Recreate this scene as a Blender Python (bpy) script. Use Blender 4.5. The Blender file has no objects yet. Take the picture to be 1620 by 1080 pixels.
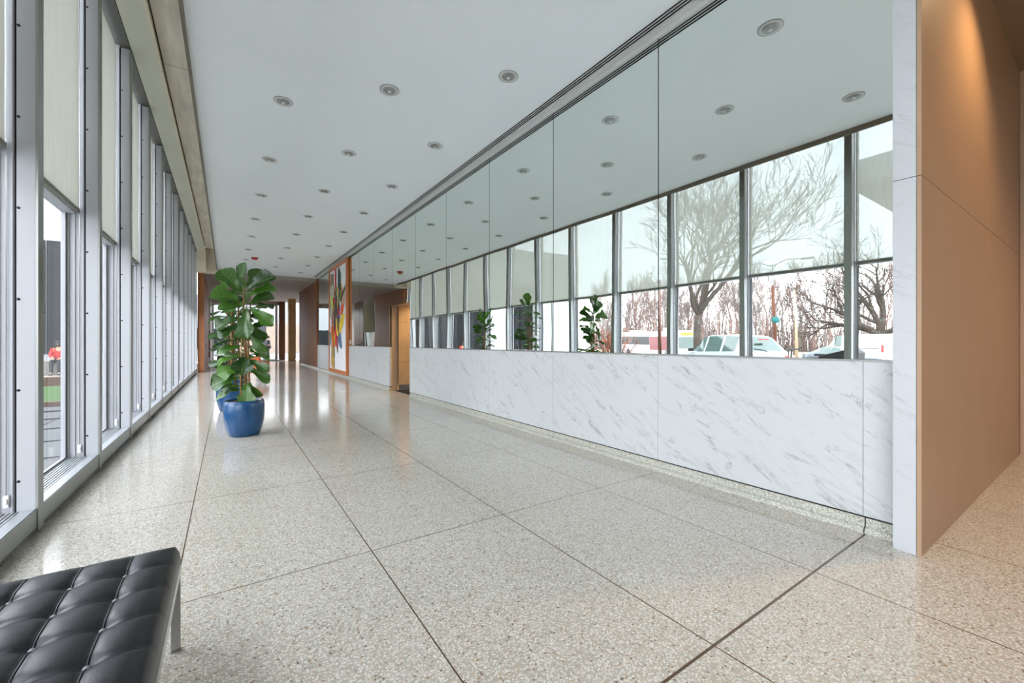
import bpy, bmesh, math, random
from math import sin, cos, pi, radians, sqrt
from mathutils import Vector, Matrix, Quaternion, noise

SC = bpy.context.scene
COL = SC.collection

# ------------------------------------------------------------------ camera
EYE = 1.22
cam_d = bpy.data.cameras.new('camera')
cam_d.sensor_width = 36.0
cam_d.lens = 36.0 * 662.0 / 1620.0
cam_d.shift_y = 0.0008
cam_d.clip_start = 0.02
cam_d.clip_end = 600
cam = bpy.data.objects.new('camera', cam_d)
cam.location = (0, 0, EYE)
cam.rotation_euler = (pi / 2, 0, -0.598)
COL.objects.link(cam)
SC.camera = cam

# ------------------------------------------------------------------ overcast sky, exposure
w = bpy.data.worlds.new('overcast')
SC.world = w
w.use_nodes = True
wn = w.node_tree
wn.nodes.clear()
_o = wn.nodes.new('ShaderNodeOutputWorld')
_b = wn.nodes.new('ShaderNodeBackground')
_t = wn.nodes.new('ShaderNodeTexCoord')
_s = wn.nodes.new('ShaderNodeSeparateXYZ')
_r = wn.nodes.new('ShaderNodeValToRGB')
_r.color_ramp.elements[0].position = 0.0
_r.color_ramp.elements[0].color = (0.955, 0.965, 1.0, 1)
_r.color_ramp.elements[1].position = 0.7
_r.color_ramp.elements[1].color = (0.87, 0.915, 1.0, 1)
_b.inputs['Strength'].default_value = 3.0
wn.links.new(_t.outputs['Generated'], _s.inputs[0])
wn.links.new(_s.outputs['Z'], _r.inputs[0])
wn.links.new(_r.outputs[0], _b.inputs['Color'])
wn.links.new(_b.outputs[0], _o.inputs['Surface'])

SC.view_settings.view_transform = 'Standard'
SC.view_settings.look = 'None'
SC.view_settings.gamma = 1.0
SC.view_settings.use_curve_mapping = False
SC.view_settings.exposure = 1.55
SC.cycles.max_bounces = 14
SC.cycles.diffuse_bounces = 7
SC.cycles.glossy_bounces = 6
SC.cycles.transparent_max_bounces = 24
SC.cycles.sample_clamp_indirect = 8.0


def light(name, kind, loc, power, color=(1, 1, 1), **kw):
    d = bpy.data.lights.new(name, kind)
    d.energy = power
    d.color = color
    for k, v in kw.items():
        if k != 'rot':
            setattr(d, k, v)
    o = bpy.data.objects.new(name, d)
    o.location = loc
    if 'rot' in kw:
        o.rotation_euler = kw['rot']
    COL.objects.link(o)
    return o


# ------------------------------------------------------------------ materials
MATS = {}


def newmat(name):
    m = bpy.data.materials.new(name)
    m.use_nodes = True
    nt = m.node_tree
    nt.nodes.clear()
    out = nt.nodes.new('ShaderNodeOutputMaterial')
    MATS[name] = m
    return m, nt, out


def N(nt, kind, **kw):
    n = nt.nodes.new(kind)
    for k, v in kw.items():
        if k in ('operation', 'blend_type', 'data_type', 'feature', 'wave_type', 'bands_direction', 'noise_dimensions',
                 'distance', 'interpolation', 'use_clamp'):
            setattr(n, k, v)
        else:
            n.inputs[k].default_value = v
    return n


def srgb(r, g, b):
    f = lambda c: (c / 255 / 12.92) if c <= 10 else ((c / 255 + 0.055) / 1.055) ** 2.4
    return (f(r), f(g), f(b), 1)


def ramp(nt, src, stops, interp='LINEAR'):
    r = nt.nodes.new('ShaderNodeValToRGB')
    r.color_ramp.interpolation = interp
    e = r.color_ramp.elements
    e[0].position, e[0].color = stops[0]
    e[1].position, e[1].color = stops[-1]
    for p, c in stops[1:-1]:
        x = e.new(p)
        x.color = c
    nt.links.new(src, r.inputs[0])
    return r


def simple(name, col, rough=0.5, metal=0.0, spec=0.5, var=0.0, scale=6.0, bump=0.0, bscale=40.0, coat=0.0, stretch=None):
    m, nt, out = newmat(name)
    b = N(nt, 'ShaderNodeBsdfPrincipled', Roughness=rough, Metallic=metal)
    b.inputs['Specular IOR Level'].default_value = spec
    b.inputs['Coat Weight'].default_value = coat
    nt.links.new(b.outputs[0], out.inputs[0])
    tc = N(nt, 'ShaderNodeTexCoord')
    mp = N(nt, 'ShaderNodeMapping')
    nt.links.new(tc.outputs['Object'], mp.inputs[0])
    if stretch:
        mp.inputs['Scale'].default_value = stretch
    c = srgb(*col)
    nz = N(nt, 'ShaderNodeTexNoise', Scale=scale, Detail=4.0)
    nt.links.new(mp.outputs[0], nz.inputs['Vector'])
    lo = tuple(x * (1 - var) for x in c[:3]) + (1,)
    hi = tuple(min(1, x * (1 + var)) for x in c[:3]) + (1,)
    r = ramp(nt, nz.outputs['Fac'], [(0.3, lo), (0.7, hi)])
    nt.links.new(r.outputs[0], b.inputs['Base Color'])
    if bump > 0:
        n2 = N(nt, 'ShaderNodeTexNoise', Scale=bscale, Detail=3.0)
        nt.links.new(mp.outputs[0], n2.inputs['Vector'])
        bp = N(nt, 'ShaderNodeBump', Strength=bump, Distance=0.01)
        nt.links.new(n2.outputs['Fac'], bp.inputs['Height'])
        nt.links.new(bp.outputs[0], b.inputs['Normal'])
    return m


def terrazzo(name, gridlines, rough=0.12, tint=(1, 1, 1)):
    m, nt, out = newmat(name)
    b = N(nt, 'ShaderNodeBsdfPrincipled', Roughness=rough)
    b.inputs['Specular IOR Level'].default_value = 0.62
    nt.links.new(b.outputs[0], out.inputs[0])
    geo = N(nt, 'ShaderNodeNewGeometry')
    pos = geo.outputs['Position']
    wob = N(nt, 'ShaderNodeTexNoise', Scale=60.0, Detail=2.0)
    nt.links.new(pos, wob.inputs['Vector'])
    sc = N(nt, 'ShaderNodeVectorMath', operation='SCALE')
    sc.inputs['Scale'].default_value = 0.012
    nt.links.new(wob.outputs['Color'], sc.inputs[0])
    ad = N(nt, 'ShaderNodeVectorMath', operation='ADD')
    nt.links.new(pos, ad.inputs[0])
    nt.links.new(sc.outputs[0], ad.inputs[1])
    vo = N(nt, 'ShaderNodeTexVoronoi', Scale=105.0, Randomness=1.0)
    nt.links.new(ad.outputs[0], vo.inputs['Vector'])
    sp = N(nt, 'ShaderNodeSeparateColor')
    nt.links.new(vo.outputs['Color'], sp.inputs[0])
    T = lambda r_, g_, b_: srgb(r_ * tint[0], g_ * tint[1], b_ * tint[2])
    chips = ramp(nt, sp.outputs[0], [(0.0, T(150, 128, 106)), (0.04, T(192, 174, 152)), (0.12, T(202, 196, 186)), (0.34, T(212, 210, 205)),
                                     (0.6, T(222, 221, 218)), (0.80, T(204, 202, 196)), (0.93, T(176, 170, 160)), (0.982, T(112, 102, 92))], 'CONSTANT')
    # cement between the chips
    ed = ramp(nt, vo.outputs['Distance'], [(0.42, (0, 0, 0, 1)), (0.60, (1, 1, 1, 1))])
    mx = N(nt, 'ShaderNodeMix', data_type='RGBA')
    nt.links.new(ed.outputs[0], mx.inputs[0])
    nt.links.new(chips.outputs[0], mx.inputs[6])
    mx.inputs[7].default_value = T(176, 173, 165)
    # broad tone variation
    nz = N(nt, 'ShaderNodeTexNoise', Scale=1.3, Detail=4.0)
    nt.links.new(pos, nz.inputs['Vector'])
    tv = ramp(nt, nz.outputs['Fac'], [(0.3, (0.93, 0.93, 0.92, 1)), (0.7, (1, 1, 1, 1))])
    m2 = N(nt, 'ShaderNodeMix', data_type='RGBA', blend_type='MULTIPLY')
    m2.inputs[0].default_value = 1.0
    nt.links.new(mx.outputs[2], m2.inputs[6])
    nt.links.new(tv.outputs[0], m2.inputs[7])
    colout = m2.outputs[2]
    if gridlines:
        xyz = N(nt, 'ShaderNodeSeparateXYZ')
        nt.links.new(pos, xyz.inputs[0])
        acc = None

        def absd(sock, val):
            s_ = N(nt, 'ShaderNodeMath', operation='SUBTRACT')
            nt.links.new(sock, s_.inputs[0])
            s_.inputs[1].default_value = val
            a_ = N(nt, 'ShaderNodeMath', operation='ABSOLUTE')
            nt.links.new(s_.outputs[0], a_.inputs[0])
            return a_.outputs[0]

        def mn(a_, b_):
            if a_ is None:
                return b_
            k = N(nt, 'ShaderNodeMath', operation='MINIMUM')
            nt.links.new(a_, k.inputs[0])
            nt.links.new(b_, k.inputs[1])
            return k.outputs[0]
        for x in (-0.21, 0.70, 1.62, 2.58, 3.565, 4.55, 5.5, 6.45):
            acc = mn(acc, absd(xyz.outputs[0], x))
        # cross joints every 1.553 m
        s1 = N(nt, 'ShaderNodeMath', operation='SUBTRACT')
        nt.links.new(xyz.outputs[1], s1.inputs[0])
        s1.inputs[1].default_value = 0.935 - 1.553 * 10.5
        md = N(nt, 'ShaderNodeMath', operation='MODULO')
        nt.links.new(s1.outputs[0], md.inputs[0])
        md.inputs[1].default_value = 1.553
        acc = mn(acc, absd(md.outputs[0], 1.553 / 2))
        ln = N(nt, 'ShaderNodeMath', operation='LESS_THAN')
        nt.links.new(acc, ln.inputs[0])
        ln.inputs[1].default_value = 0.0032
        wide = N(nt, 'ShaderNodeMath', operation='LESS_THAN')
        nt.links.new(absd(xyz.outputs[1], 0.935), wide.inputs[0])
        wide.inputs[1].default_value = 0.006
        mk = N(nt, 'ShaderNodeMath', operation='MAXIMUM')
        nt.links.new(ln.outputs[0], mk.inputs[0])
        nt.links.new(wide.outputs[0], mk.inputs[1])
        m3 = N(nt, 'ShaderNodeMix', data_type='RGBA')
        nt.links.new(mk.outputs[0], m3.inputs[0])
        nt.links.new(colout, m3.inputs[6])
        m3.inputs[7].default_value = srgb(84, 66, 48)
        colout = m3.outputs[2]
    nt.links.new(colout, b.inputs['Base Color'])
    n2 = N(nt, 'ShaderNodeTexNoise', Scale=3.0, Detail=2.0)
    nt.links.new(pos, n2.inputs['Vector'])
    bp = N(nt, 'ShaderNodeBump', Strength=0.05, Distance=0.02)
    nt.links.new(n2.outputs['Fac'], bp.inputs['Height'])
    nt.links.new(bp.outputs[0], b.inputs['Normal'])
    return m


def marble(name, base=(190, 194, 196), vein=(122, 122, 118), strength=1.0):
    m, nt, out = newmat(name)
    b = N(nt, 'ShaderNodeBsdfPrincipled', Roughness=0.32)
    nt.links.new(b.outputs[0], out.inputs[0])
    geo = N(nt, 'ShaderNodeNewGeometry')
    mp = N(nt, 'ShaderNodeMapping')
    mp0 = N(nt, 'ShaderNodeMapping')
    mp0.inputs['Rotation'].default_value = (radians(-33), 0, 0)
    mp.inputs['Scale'].default_value = (1.0, 1.0, 4.5)
    nt.links.new(geo.outputs['Position'], mp0.inputs[0])
    nt.links.new(mp0.outputs[0], mp.inputs[0])
    wn_ = N(nt, 'ShaderNodeTexNoise', Scale=2.2, Detail=8.0, Roughness=0.62, Distortion=0.7)
    nt.links.new(mp.outputs[0], wn_.inputs['Vector'])
    s = N(nt, 'ShaderNodeMath', operation='SUBTRACT')
    s.inputs[1].default_value = 0.5
    nt.links.new(wn_.outputs['Fac'], s.inputs[0])
    a = N(nt, 'ShaderNodeMath', operation='ABSOLUTE')
    nt.links.new(s.outputs[0], a.inputs[0])
    v = ramp(nt, a.outputs[0], [(0.0, (1, 1, 1, 1)), (0.012, (0.35, 0.35, 0.35, 1)), (0.035, (0, 0, 0, 1))])
    # veins only in patches
    n3 = N(nt, 'ShaderNodeTexNoise', Scale=2.6, Detail=4.0)
    nt.links.new(mp.outputs[0], n3.inputs['Vector'])
    pm = ramp(nt, n3.outputs['Fac'], [(0.46, (0, 0, 0, 1)), (0.64, (1, 1, 1, 1))])
    mu = N(nt, 'ShaderNodeMath', operation='MULTIPLY')
    nt.links.new(v.outputs[0], mu.inputs[0])
    nt.links.new(pm.outputs[0], mu.inputs[1])
    # soft cloudy streaks
    n4 = N(nt, 'ShaderNodeTexNoise', Scale=3.5, Detail=5.0, Roughness=0.6)
    nt.links.new(mp.outputs[0], n4.inputs['Vector'])
    cl = ramp(nt, n4.outputs['Fac'], [(0.55, (0, 0, 0, 1)), (0.8, (0.22, 0.22, 0.22, 1))])
    adn = N(nt, 'ShaderNodeMath', operation='ADD', use_clamp=True)
    nt.links.new(mu.outputs[0], adn.inputs[0])
    nt.links.new(cl.outputs[0], adn.inputs[1])
    st = N(nt, 'ShaderNodeMath', operation='MULTIPLY')
    st.inputs[1].default_value = strength
    nt.links.new(adn.outputs[0], st.inputs[0])
    mx = N(nt, 'ShaderNodeMix', data_type='RGBA')
    nt.links.new(st.outputs[0], mx.inputs[0])
    mx.inputs[6].default_value = srgb(*base)
    mx.inputs[7].default_value = srgb(*vein)
    nt.links.new(mx.outputs[2], b.inputs['Base Color'])
    return m


def wood(name, c1, c2, rough=0.3, axis='Z', scale=1.0, plank=0.0):
    m, nt, out = newmat(name)
    b = N(nt, 'ShaderNodeBsdfPrincipled', Roughness=rough)
    nt.links.new(b.outputs[0], out.inputs[0])
    geo = N(nt, 'ShaderNodeNewGeometry')
    mp = N(nt, 'ShaderNodeMapping')
    s = {'Z': (18, 18, 0.8), 'Y': (18, 0.8, 18), 'X': (0.8, 18, 18)}[axis]
    mp.inputs['Scale'].default_value = tuple(v * scale for v in s)
    nt.links.new(geo.outputs['Position'], mp.inputs[0])
    nz = N(nt, 'ShaderNodeTexNoise', Scale=1.0, Detail=6.0, Roughness=0.6, Distortion=0.6)
    nt.links.new(mp.outputs[0], nz.inputs['Vector'])
    r = ramp(nt, nz.outputs['Fac'], [(0.3, srgb(*c1)), (0.7, srgb(*c2))])
    col = r.outputs[0]
    if plank > 0:
        xyz = N(nt, 'ShaderNodeSeparateXYZ')
        nt.links.new(geo.outputs['Position'], xyz.inputs[0])
        md = N(nt, 'ShaderNodeMath', operation='MODULO')
        nt.links.new(xyz.outputs[1], md.inputs[0])
        md.inputs[1].default_value = plank
        lt = N(nt, 'ShaderNodeMath', operation='LESS_THAN')
        nt.links.new(md.outputs[0], lt.inputs[0])
        lt.inputs[1].default_value = 0.018
        mx = N(nt, 'ShaderNodeMix', data_type='RGBA')
        nt.links.new(lt.outputs[0], mx.inputs[0])
        nt.links.new(col, mx.inputs[6])
        mx.inputs[7].default_value = srgb(*[c * 0.55 for c in c1])
        col = mx.outputs[2]
    nt.links.new(col, b.inputs['Base Color'])
    return m


def glassmat(name, tint=(0.965, 0.97, 0.97)):
    m, nt, out = newmat(name)
    tr = N(nt, 'ShaderNodeBsdfTransparent', Color=(*tint, 1))
    gl = N(nt, 'ShaderNodeBsdfGlossy', Roughness=0.0)
    lw = N(nt, 'ShaderNodeLayerWeight')
    lw.inputs['Blend'].default_value = 0.5
    pw = N(nt, 'ShaderNodeMath', operation='POWER')
    pw.inputs[1].default_value = 5.0
    nt.links.new(lw.outputs['Facing'], pw.inputs[0])
    fr = N(nt, 'ShaderNodeMath', operation='MULTIPLY_ADD', use_clamp=True)
    fr.inputs[1].default_value = 0.42
    fr.inputs[2].default_value = 0.03
    nt.links.new(pw.outputs[0], fr.inputs[0])
    mx = N(nt, 'ShaderNodeMixShader')
    nt.links.new(fr.outputs[0], mx.inputs[0])
    nt.links.new(tr.outputs[0], mx.inputs[1])
    nt.links.new(gl.outputs[0], mx.inputs[2])
    nt.links.new(mx.outputs[0], out.inputs[0])
    return m


def shademat():
    # woven screen cloth: pinholes seen straight on, closed when seen along the cloth (thread thickness)
    m, nt, out = newmat('screen_cloth')
    tr = N(nt, 'ShaderNodeBsdfTransparent', Color=(0.86, 0.95, 1.0, 1))
    df = N(nt, 'ShaderNodeBsdfDiffuse', Color=srgb(206, 203, 184))
    tl = N(nt, 'ShaderNodeBsdfTranslucent', Color=srgb(182, 184, 177))
    geo = N(nt, 'ShaderNodeNewGeometry')
    mp = N(nt, 'ShaderNodeMapping')
    mp.inputs['Scale'].default_value = (1, 60, 1.5)
    nt.links.new(geo.outputs['Position'], mp.inputs[0])
    nz = N(nt, 'ShaderNodeTexNoise', Scale=2.0, Detail=3.0)
    nt.links.new(mp.outputs[0], nz.inputs['Vector'])
    r = ramp(nt, nz.outputs['Fac'], [(0.3, srgb(168, 162, 136)), (0.7, srgb(182, 177, 153))])
    nt.links.new(r.outputs[0], df.inputs['Color'])
    m1 = N(nt, 'ShaderNodeMixShader')
    m1.inputs[0].default_value = 0.24
    nt.links.new(df.outputs[0], m1.inputs[1])
    nt.links.new(tl.outputs[0], m1.inputs[2])
    lw = N(nt, 'ShaderNodeLayerWeight')
    lw.inputs['Blend'].default_value = 0.5
    op = ramp(nt, lw.outputs['Facing'], [(0.0, (0.12, 0.12, 0.12, 1)), (0.30, (0.085, 0.085, 0.085, 1)), (0.60, (0.02, 0.02, 0.02, 1)), (0.8, (0, 0, 0, 1))])
    m2 = N(nt, 'ShaderNodeMixShader')
    nt.links.new(op.outputs[0], m2.inputs[0])
    nt.links.new(m1.outputs[0], m2.inputs[1])
    nt.links.new(tr.outputs[0], m2.inputs[2])
    nt.links.new(m2.outputs[0], out.inputs[0])
    return m


def mirrormat():
    m, nt, out = newmat('mirror_glass')
    g = N(nt, 'ShaderNodeBsdfGlossy', Roughness=0.0, Color=(0.84, 0.89, 0.865, 1))
    geo = N(nt, 'ShaderNodeNewGeometry')
    nz = N(nt, 'ShaderNodeTexNoise', Scale=1.1, Detail=0.0)
    nt.links.new(geo.outputs['Position'], nz.inputs['Vector'])
    bp = N(nt, 'ShaderNodeBump', Strength=1.0, Distance=0.0022)
    nt.links.new(nz.outputs['Fac'], bp.inputs['Height'])
    nt.links.new(bp.outputs[0], g.inputs['Normal'])
    nt.links.new(g.outputs[0], out.inputs[0])
    return m


def emit(name, col, s):
    m, nt, out = newmat(name)
    e = N(nt, 'ShaderNodeEmission', Color=col, Strength=s)
    nt.links.new(e.outputs[0], out.inputs[0])
    return m


def leafmat(name, c1, c2, vein):
    m, nt, out = newmat(name)
    b = N(nt, 'ShaderNodeBsdfPrincipled', Roughness=0.33)
    b.inputs['Specular IOR Level'].default_value = 0.55
    uv = N(nt, 'ShaderNodeUVMap')
    sep = N(nt, 'ShaderNodeSeparateXYZ')
    nt.links.new(uv.outputs[0], sep.inputs[0])
    geo = N(nt, 'ShaderNodeNewGeometry')
    r = ramp(nt, geo.outputs['Random Per Island'], [(0.0, srgb(*c1)), (1.0, srgb(*c2))])
    # side veins slant away from the midrib
    a = N(nt, 'ShaderNodeMath', operation='SUBTRACT')
    nt.links.new(sep.outputs[0], a.inputs[0])
    a.inputs[1].default_value = 0.5
    ab = N(nt, 'ShaderNodeMath', operation='ABSOLUTE')
    nt.links.new(a.outputs[0], ab.inputs[0])
    m1 = N(nt, 'ShaderNodeMath', operation='MULTIPLY_ADD')
    nt.links.new(ab.outputs[0], m1.inputs[0])
    m1.inputs[1].default_value = -0.45
    nt.links.new(sep.outputs[1], m1.inputs[2])
    md = N(nt, 'ShaderNodeMath', operation='FRACT')
    m2 = N(nt, 'ShaderNodeMath', operation='MULTIPLY')
    m2.inputs[1].default_value = 7.0
    nt.links.new(m1.outputs[0], m2.inputs[0])
    nt.links.new(m2.outputs[0], md.inputs[0])
    l1 = N(nt, 'ShaderNodeMath', operation='LESS_THAN')
    nt.links.new(md.outputs[0], l1.inputs[0])
    l1.inputs[1].default_value = 0.08
    l2 = N(nt, 'ShaderNodeMath', operation='LESS_THAN')
    nt.links.new(ab.outputs[0], l2.inputs[0])
    l2.inputs[1].default_value = 0.02
    mxm = N(nt, 'ShaderNodeMath', operation='MAXIMUM')
    nt.links.new(l1.outputs[0], mxm.inputs[0])
    nt.links.new(l2.outputs[0], mxm.inputs[1])
    sc_ = N(nt, 'ShaderNodeMath', operation='MULTIPLY')
    sc_.inputs[1].default_value = 0.55
    nt.links.new(mxm.outputs[0], sc_.inputs[0])
    mx = N(nt, 'ShaderNodeMix', data_type='RGBA')
    nt.links.new(sc_.outputs[0], mx.inputs[0])
    nt.links.new(r.outputs[0], mx.inputs[6])
    mx.inputs[7].default_value = srgb(*vein)
    nt.links.new(mx.outputs[2], b.inputs['Base Color'])
    tl = N(nt, 'ShaderNodeBsdfTranslucent')
    nt.links.new(mx.outputs[2], tl.inputs['Color'])
    ms = N(nt, 'ShaderNodeMixShader')
    ms.inputs[0].default_value = 0.25
    nt.links.new(b.outputs[0], ms.inputs[1])
    nt.links.new(tl.outputs[0], ms.inputs[2])
    nt.links.new(ms.outputs[0], out.inputs[0])
    return m


M_floor = terrazzo('terrazzo_floor', True, tint=(1.0, 0.99, 0.972))
M_cove = terrazzo('terrazzo_cove', False, rough=0.35, tint=(0.93, 0.95, 0.93))
M_marble = marble('white_marble', strength=0.8)
M_marble_pillar = marble('pillar_marble', base=(186, 190, 194), strength=0.35)
M_ceil = simple('ceiling_paint', (238, 245, 250), 0.85, var=0.012, scale=0.8)
M_ceil_far = simple('far_ceiling_paint', (168, 158, 148), 0.8, var=0.03)
M_ceil_alc = simple('alcove_ceiling_paint', (140, 120, 96), 0.8, var=0.03)
M_lime = simple('limestone', (164, 136, 110), 0.42, var=0.045, scale=1.8, bump=0.02, bscale=60)
M_lime2 = simple('tan_stone', (192, 154, 108), 0.4, var=0.12, scale=2.4)
M_alu = simple('grey_paint_metal', (176, 179, 184), 0.45, var=0.015, scale=3)
M_alu_nose = simple('brushed_aluminium', (150, 153, 150), 0.35, metal=0.65, var=0.05, scale=3, stretch=(40, 40, 1))
M_alu_sill = simple('sill_aluminium', (188, 192, 196), 0.32, metal=0.5, var=0.03, scale=3)
M_dark = simple('dark_gap', (30, 30, 32), 0.7)
M_soffit = simple('sage_soffit', (214, 215, 202), 0.7, var=0.02)
M_headdark = simple('head_grey', (110, 110, 108), 0.7, var=0.03)
M_lip = simple('bronze_lip', (108, 98, 84), 0.5, var=0.05)
M_trimbeige = simple('beige_trim', (226, 216, 198), 0.6, var=0.03)
M_glass = glassmat('window_glass')
M_shade = shademat()
M_hem = simple('shade_hem', (120, 120, 112), 0.6)
M_mirror = mirrormat()
M_white = simple('white_plastic', (225, 225, 222), 0.4)
M_screw = simple('screw_hole', (26, 26, 26), 0.6)
M_woodpanel = wood('walnut_panel', (112, 66, 34), (144, 92, 54), 0.55, 'Z', plank=0.75)
M_woodleft = wood('orange_wood', (136, 80, 42), (168, 106, 60), 0.5, 'Z')
M_woodred = wood('red_brown_wood', (74, 38, 24), (98, 52, 34), 0.35, 'Z')
M_frame = wood('picture_frame_wood', (168, 92, 42), (196, 116, 60), 0.4, 'Z')
M_leather = simple('black_leather', (22, 25, 29), 0.34, spec=0.36, var=0.06, scale=8, bump=0.05, bscale=260)
M_chrome = simple('satin_chrome', (176, 178, 180), 0.22, metal=0.9, var=0.02)
M_button = simple('leather_button', (120, 122, 126), 0.25, spec=0.8)
M_pot = simple('blue_glaze', (14, 70, 116), 0.25, var=0.12, scale=5, coat=0.15)
M_soil = simple('potting_bark', (120, 92, 66), 0.95, var=0.3, scale=60, bump=0.6, bscale=120)
M_stem = simple('plant_stem', (128, 92, 56), 0.7, var=0.25, scale=20)
M_stake = simple('bamboo_stake', (186, 150, 92), 0.6, var=0.15, scale=14)
M_leaf = leafmat('fig_leaf', (16, 48, 16), (82, 132, 38), (118, 156, 78))
M_leafdark = leafmat('dark_leaf', (14, 32, 16), (26, 50, 24), (60, 80, 50))
M_orange = simple('orange_leather', (196, 96, 44), 0.45, var=0.06, scale=6)
M_redplast = simple('alarm_red', (176, 52, 34), 0.4)
M_concrete = simple('stained_concrete', (236, 229, 214), 0.85, var=0.16, scale=1.6, stretch=(5, 0.7, 1), bump=0.1)
M_lens = simple('lamp_reflector', (158, 162, 162), 0.25, metal=0.5)
M_lensd = simple('lamp_baffle', (120, 124, 124), 0.4, metal=0.3)
M_lamp_trim = simple('lamp_trim', (206, 208, 208), 0.45)
M_warm = emit('warm_lamp', (1.0, 0.72, 0.42, 1), 3.0)
M_mat = simple('black_mat', (24, 23, 22), 0.9)


# ------------------------------------------------------------------ mesh helpers
class MB:
    def __init__(s):
        s.bm = bmesh.new()
        s.uv = None

    def box(s, x0, x1, y0, y1, z0, z1, mi=0):
        v = [s.bm.verts.new(p) for p in ((x0, y0, z0), (x1, y0, z0), (x1, y1, z0), (x0, y1, z0),
                                         (x0, y0, z1), (x1, y0, z1), (x1, y1, z1), (x0, y1, z1))]
        for f in ((3, 2, 1, 0), (4, 5, 6, 7), (0, 1, 5, 4), (1, 2, 6, 5), (2, 3, 7, 6), (3, 0, 4, 7)):
            s.bm.faces.new([v[i] for i in f]).material_index = mi
        return v

    def obox(s, c, ax, ay, az, mi=0):
        c = Vector(c)
        v = []
        for k in (-1, 1):
            for (i, j) in ((-1, -1), (1, -1), (1, 1), (-1, 1)):
                v.append(s.bm.verts.new(c + Vector(ax) * i + Vector(ay) * j + Vector(az) * k))
        for f in ((3, 2, 1, 0), (4, 5, 6, 7), (0, 1, 5, 4), (1, 2, 6, 5), (2, 3, 7, 6), (3, 0, 4, 7)):
            s.bm.faces.new([v[i] for i in f]).material_index = mi

    def tube(s, pts, rads, n=8, caps=True, mi=0, smooth=True):
        rings = []
        pts = [Vector(p) for p in pts]
        up = None
        for i, p in enumerate(pts):
            d = (pts[min(i + 1, len(pts) - 1)] - pts[max(i - 1, 0)])
            if d.length < 1e-9:
                d = Vector((0, 0, 1))
            d.normalize()
            if up is None:
                up = d.orthogonal().normalized()
            else:
                up = (up - d * up.dot(d))
                up = up.normalized() if up.length > 1e-6 else d.orthogonal().normalized()
            sd = d.cross(up)
            r = rads[i] if isinstance(rads, (list, tuple)) else rads
            rings.append([s.bm.verts.new(p + (up * cos(2 * pi * k / n) + sd * sin(2 * pi * k / n)) * r) for k in range(n)])
        for a, b in zip(rings, rings[1:]):
            for k in range(n):
                f = s.bm.faces.new((a[k], a[(k + 1) % n], b[(k + 1) % n], b[k]))
                f.smooth = smooth
                f.material_index = mi
        if caps:
            s.bm.faces.new(rings[0][::-1]).material_index = mi
            s.bm.faces.new(rings[-1]).material_index = mi

    def lathe(s, prof, c=(0, 0, 0), n=32, mi=0, axis=None, smooth=True):
        c = Vector(c)
        q = Vector((0, 0, 1)).rotation_difference(Vector(axis)) if axis is not None else Quaternion()
        rings = []
        for r, z in prof:
            if r < 1e-6:
                rings.append([s.bm.verts.new(c + q @ Vector((0, 0, z)))])
            else:
                rings.append([s.bm.verts.new(c + q @ Vector((r * cos(2 * pi * k / n), r * sin(2 * pi * k / n), z))) for k in range(n)])
        for a, b in zip(rings, rings[1:]):
            for k in range(n):
                k2 = (k + 1) % n
                if len(a) == 1 and len(b) == 1:
                    continue
                if len(a) == 1:
                    f = s.bm.faces.new((a[0], b[k2], b[k]))
                elif len(b) == 1:
                    f = s.bm.faces.new((a[k], a[k2], b[0]))
                else:
                    f = s.bm.faces.new((a[k], a[k2], b[k2], b[k]))
                f.smooth = smooth
                f.material_index = mi

    def poly(s, pts, mi=0):
        f = s.bm.faces.new([s.bm.verts.new(p) for p in pts])
        f.material_index = mi
        return f

    def prism(s, pts2, fn, a, b, mi=0):
        """extrude polygon pts2 from a to b; fn(p, t) -> xyz"""
        A = [s.bm.verts.new(fn(p, a)) for p in pts2]
        B = [s.bm.verts.new(fn(p, b)) for p in pts2]
        n = len(pts2)
        s.bm.faces.new(A[::-1]).material_index = mi
        s.bm.faces.new(B).material_index = mi
        for i in range(n):
            s.bm.faces.new((A[i], A[(i + 1) % n], B[(i + 1) % n], B[i])).material_index = mi

    def build(s, name, mats, parent=None, bevel=0.0, smooth=False, fix=True):
        if fix:
            bmesh.ops.recalc_face_normals(s.bm, faces=s.bm.faces)
        me = bpy.data.meshes.new(name)
        if smooth:
            for f in s.bm.faces:
                f.smooth = True
        s.bm.to_mesh(me)
        s.bm.free()
        for m in (mats if isinstance(mats, (list, tuple)) else [mats]):
            me.materials.append(m)
        o = bpy.data.objects.new(name, me)
        COL.objects.link(o)
        if parent is not None:
            o.parent = parent
        if bevel > 0:
            b = o.modifiers.new('bevel', 'BEVEL')
            b.width = bevel
            b.segments = 2
            b.limit_method = 'ANGLE'
        return o


def thing(name, label, cat, loc=(0, 0, 0), rz=0.0, group=None):
    o = bpy.data.objects.new(name, None)
    COL.objects.link(o)
    o.location = loc
    o.rotation_euler = (0, 0, rz)
    o['label'] = label
    o['category'] = cat
    if group:
        o['group'] = group
    return o


def tag(o, label=None, cat=None, group=None, kind=None):
    if label:
        o['label'] = label
    if cat:
        o['category'] = cat
    if group:
        o['group'] = group
    if kind:
        o['kind'] = kind
    return o


def struct(o, label=None):
    o['kind'] = 'structure'
    if label:
        o['label'] = label
    return o


def semp(name, loc=(0, 0, 0), label=None):
    o = bpy.data.objects.new(name, None)
    COL.objects.link(o)
    o.location = loc
    return struct(o, label)


def copy_tree(o, parent=None):
    c = o.copy()
    COL.objects.link(c)
    c.parent = parent
    for ch in [x for x in bpy.data.objects if x.parent == o]:
        copy_tree(ch, c)
    return c


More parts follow.
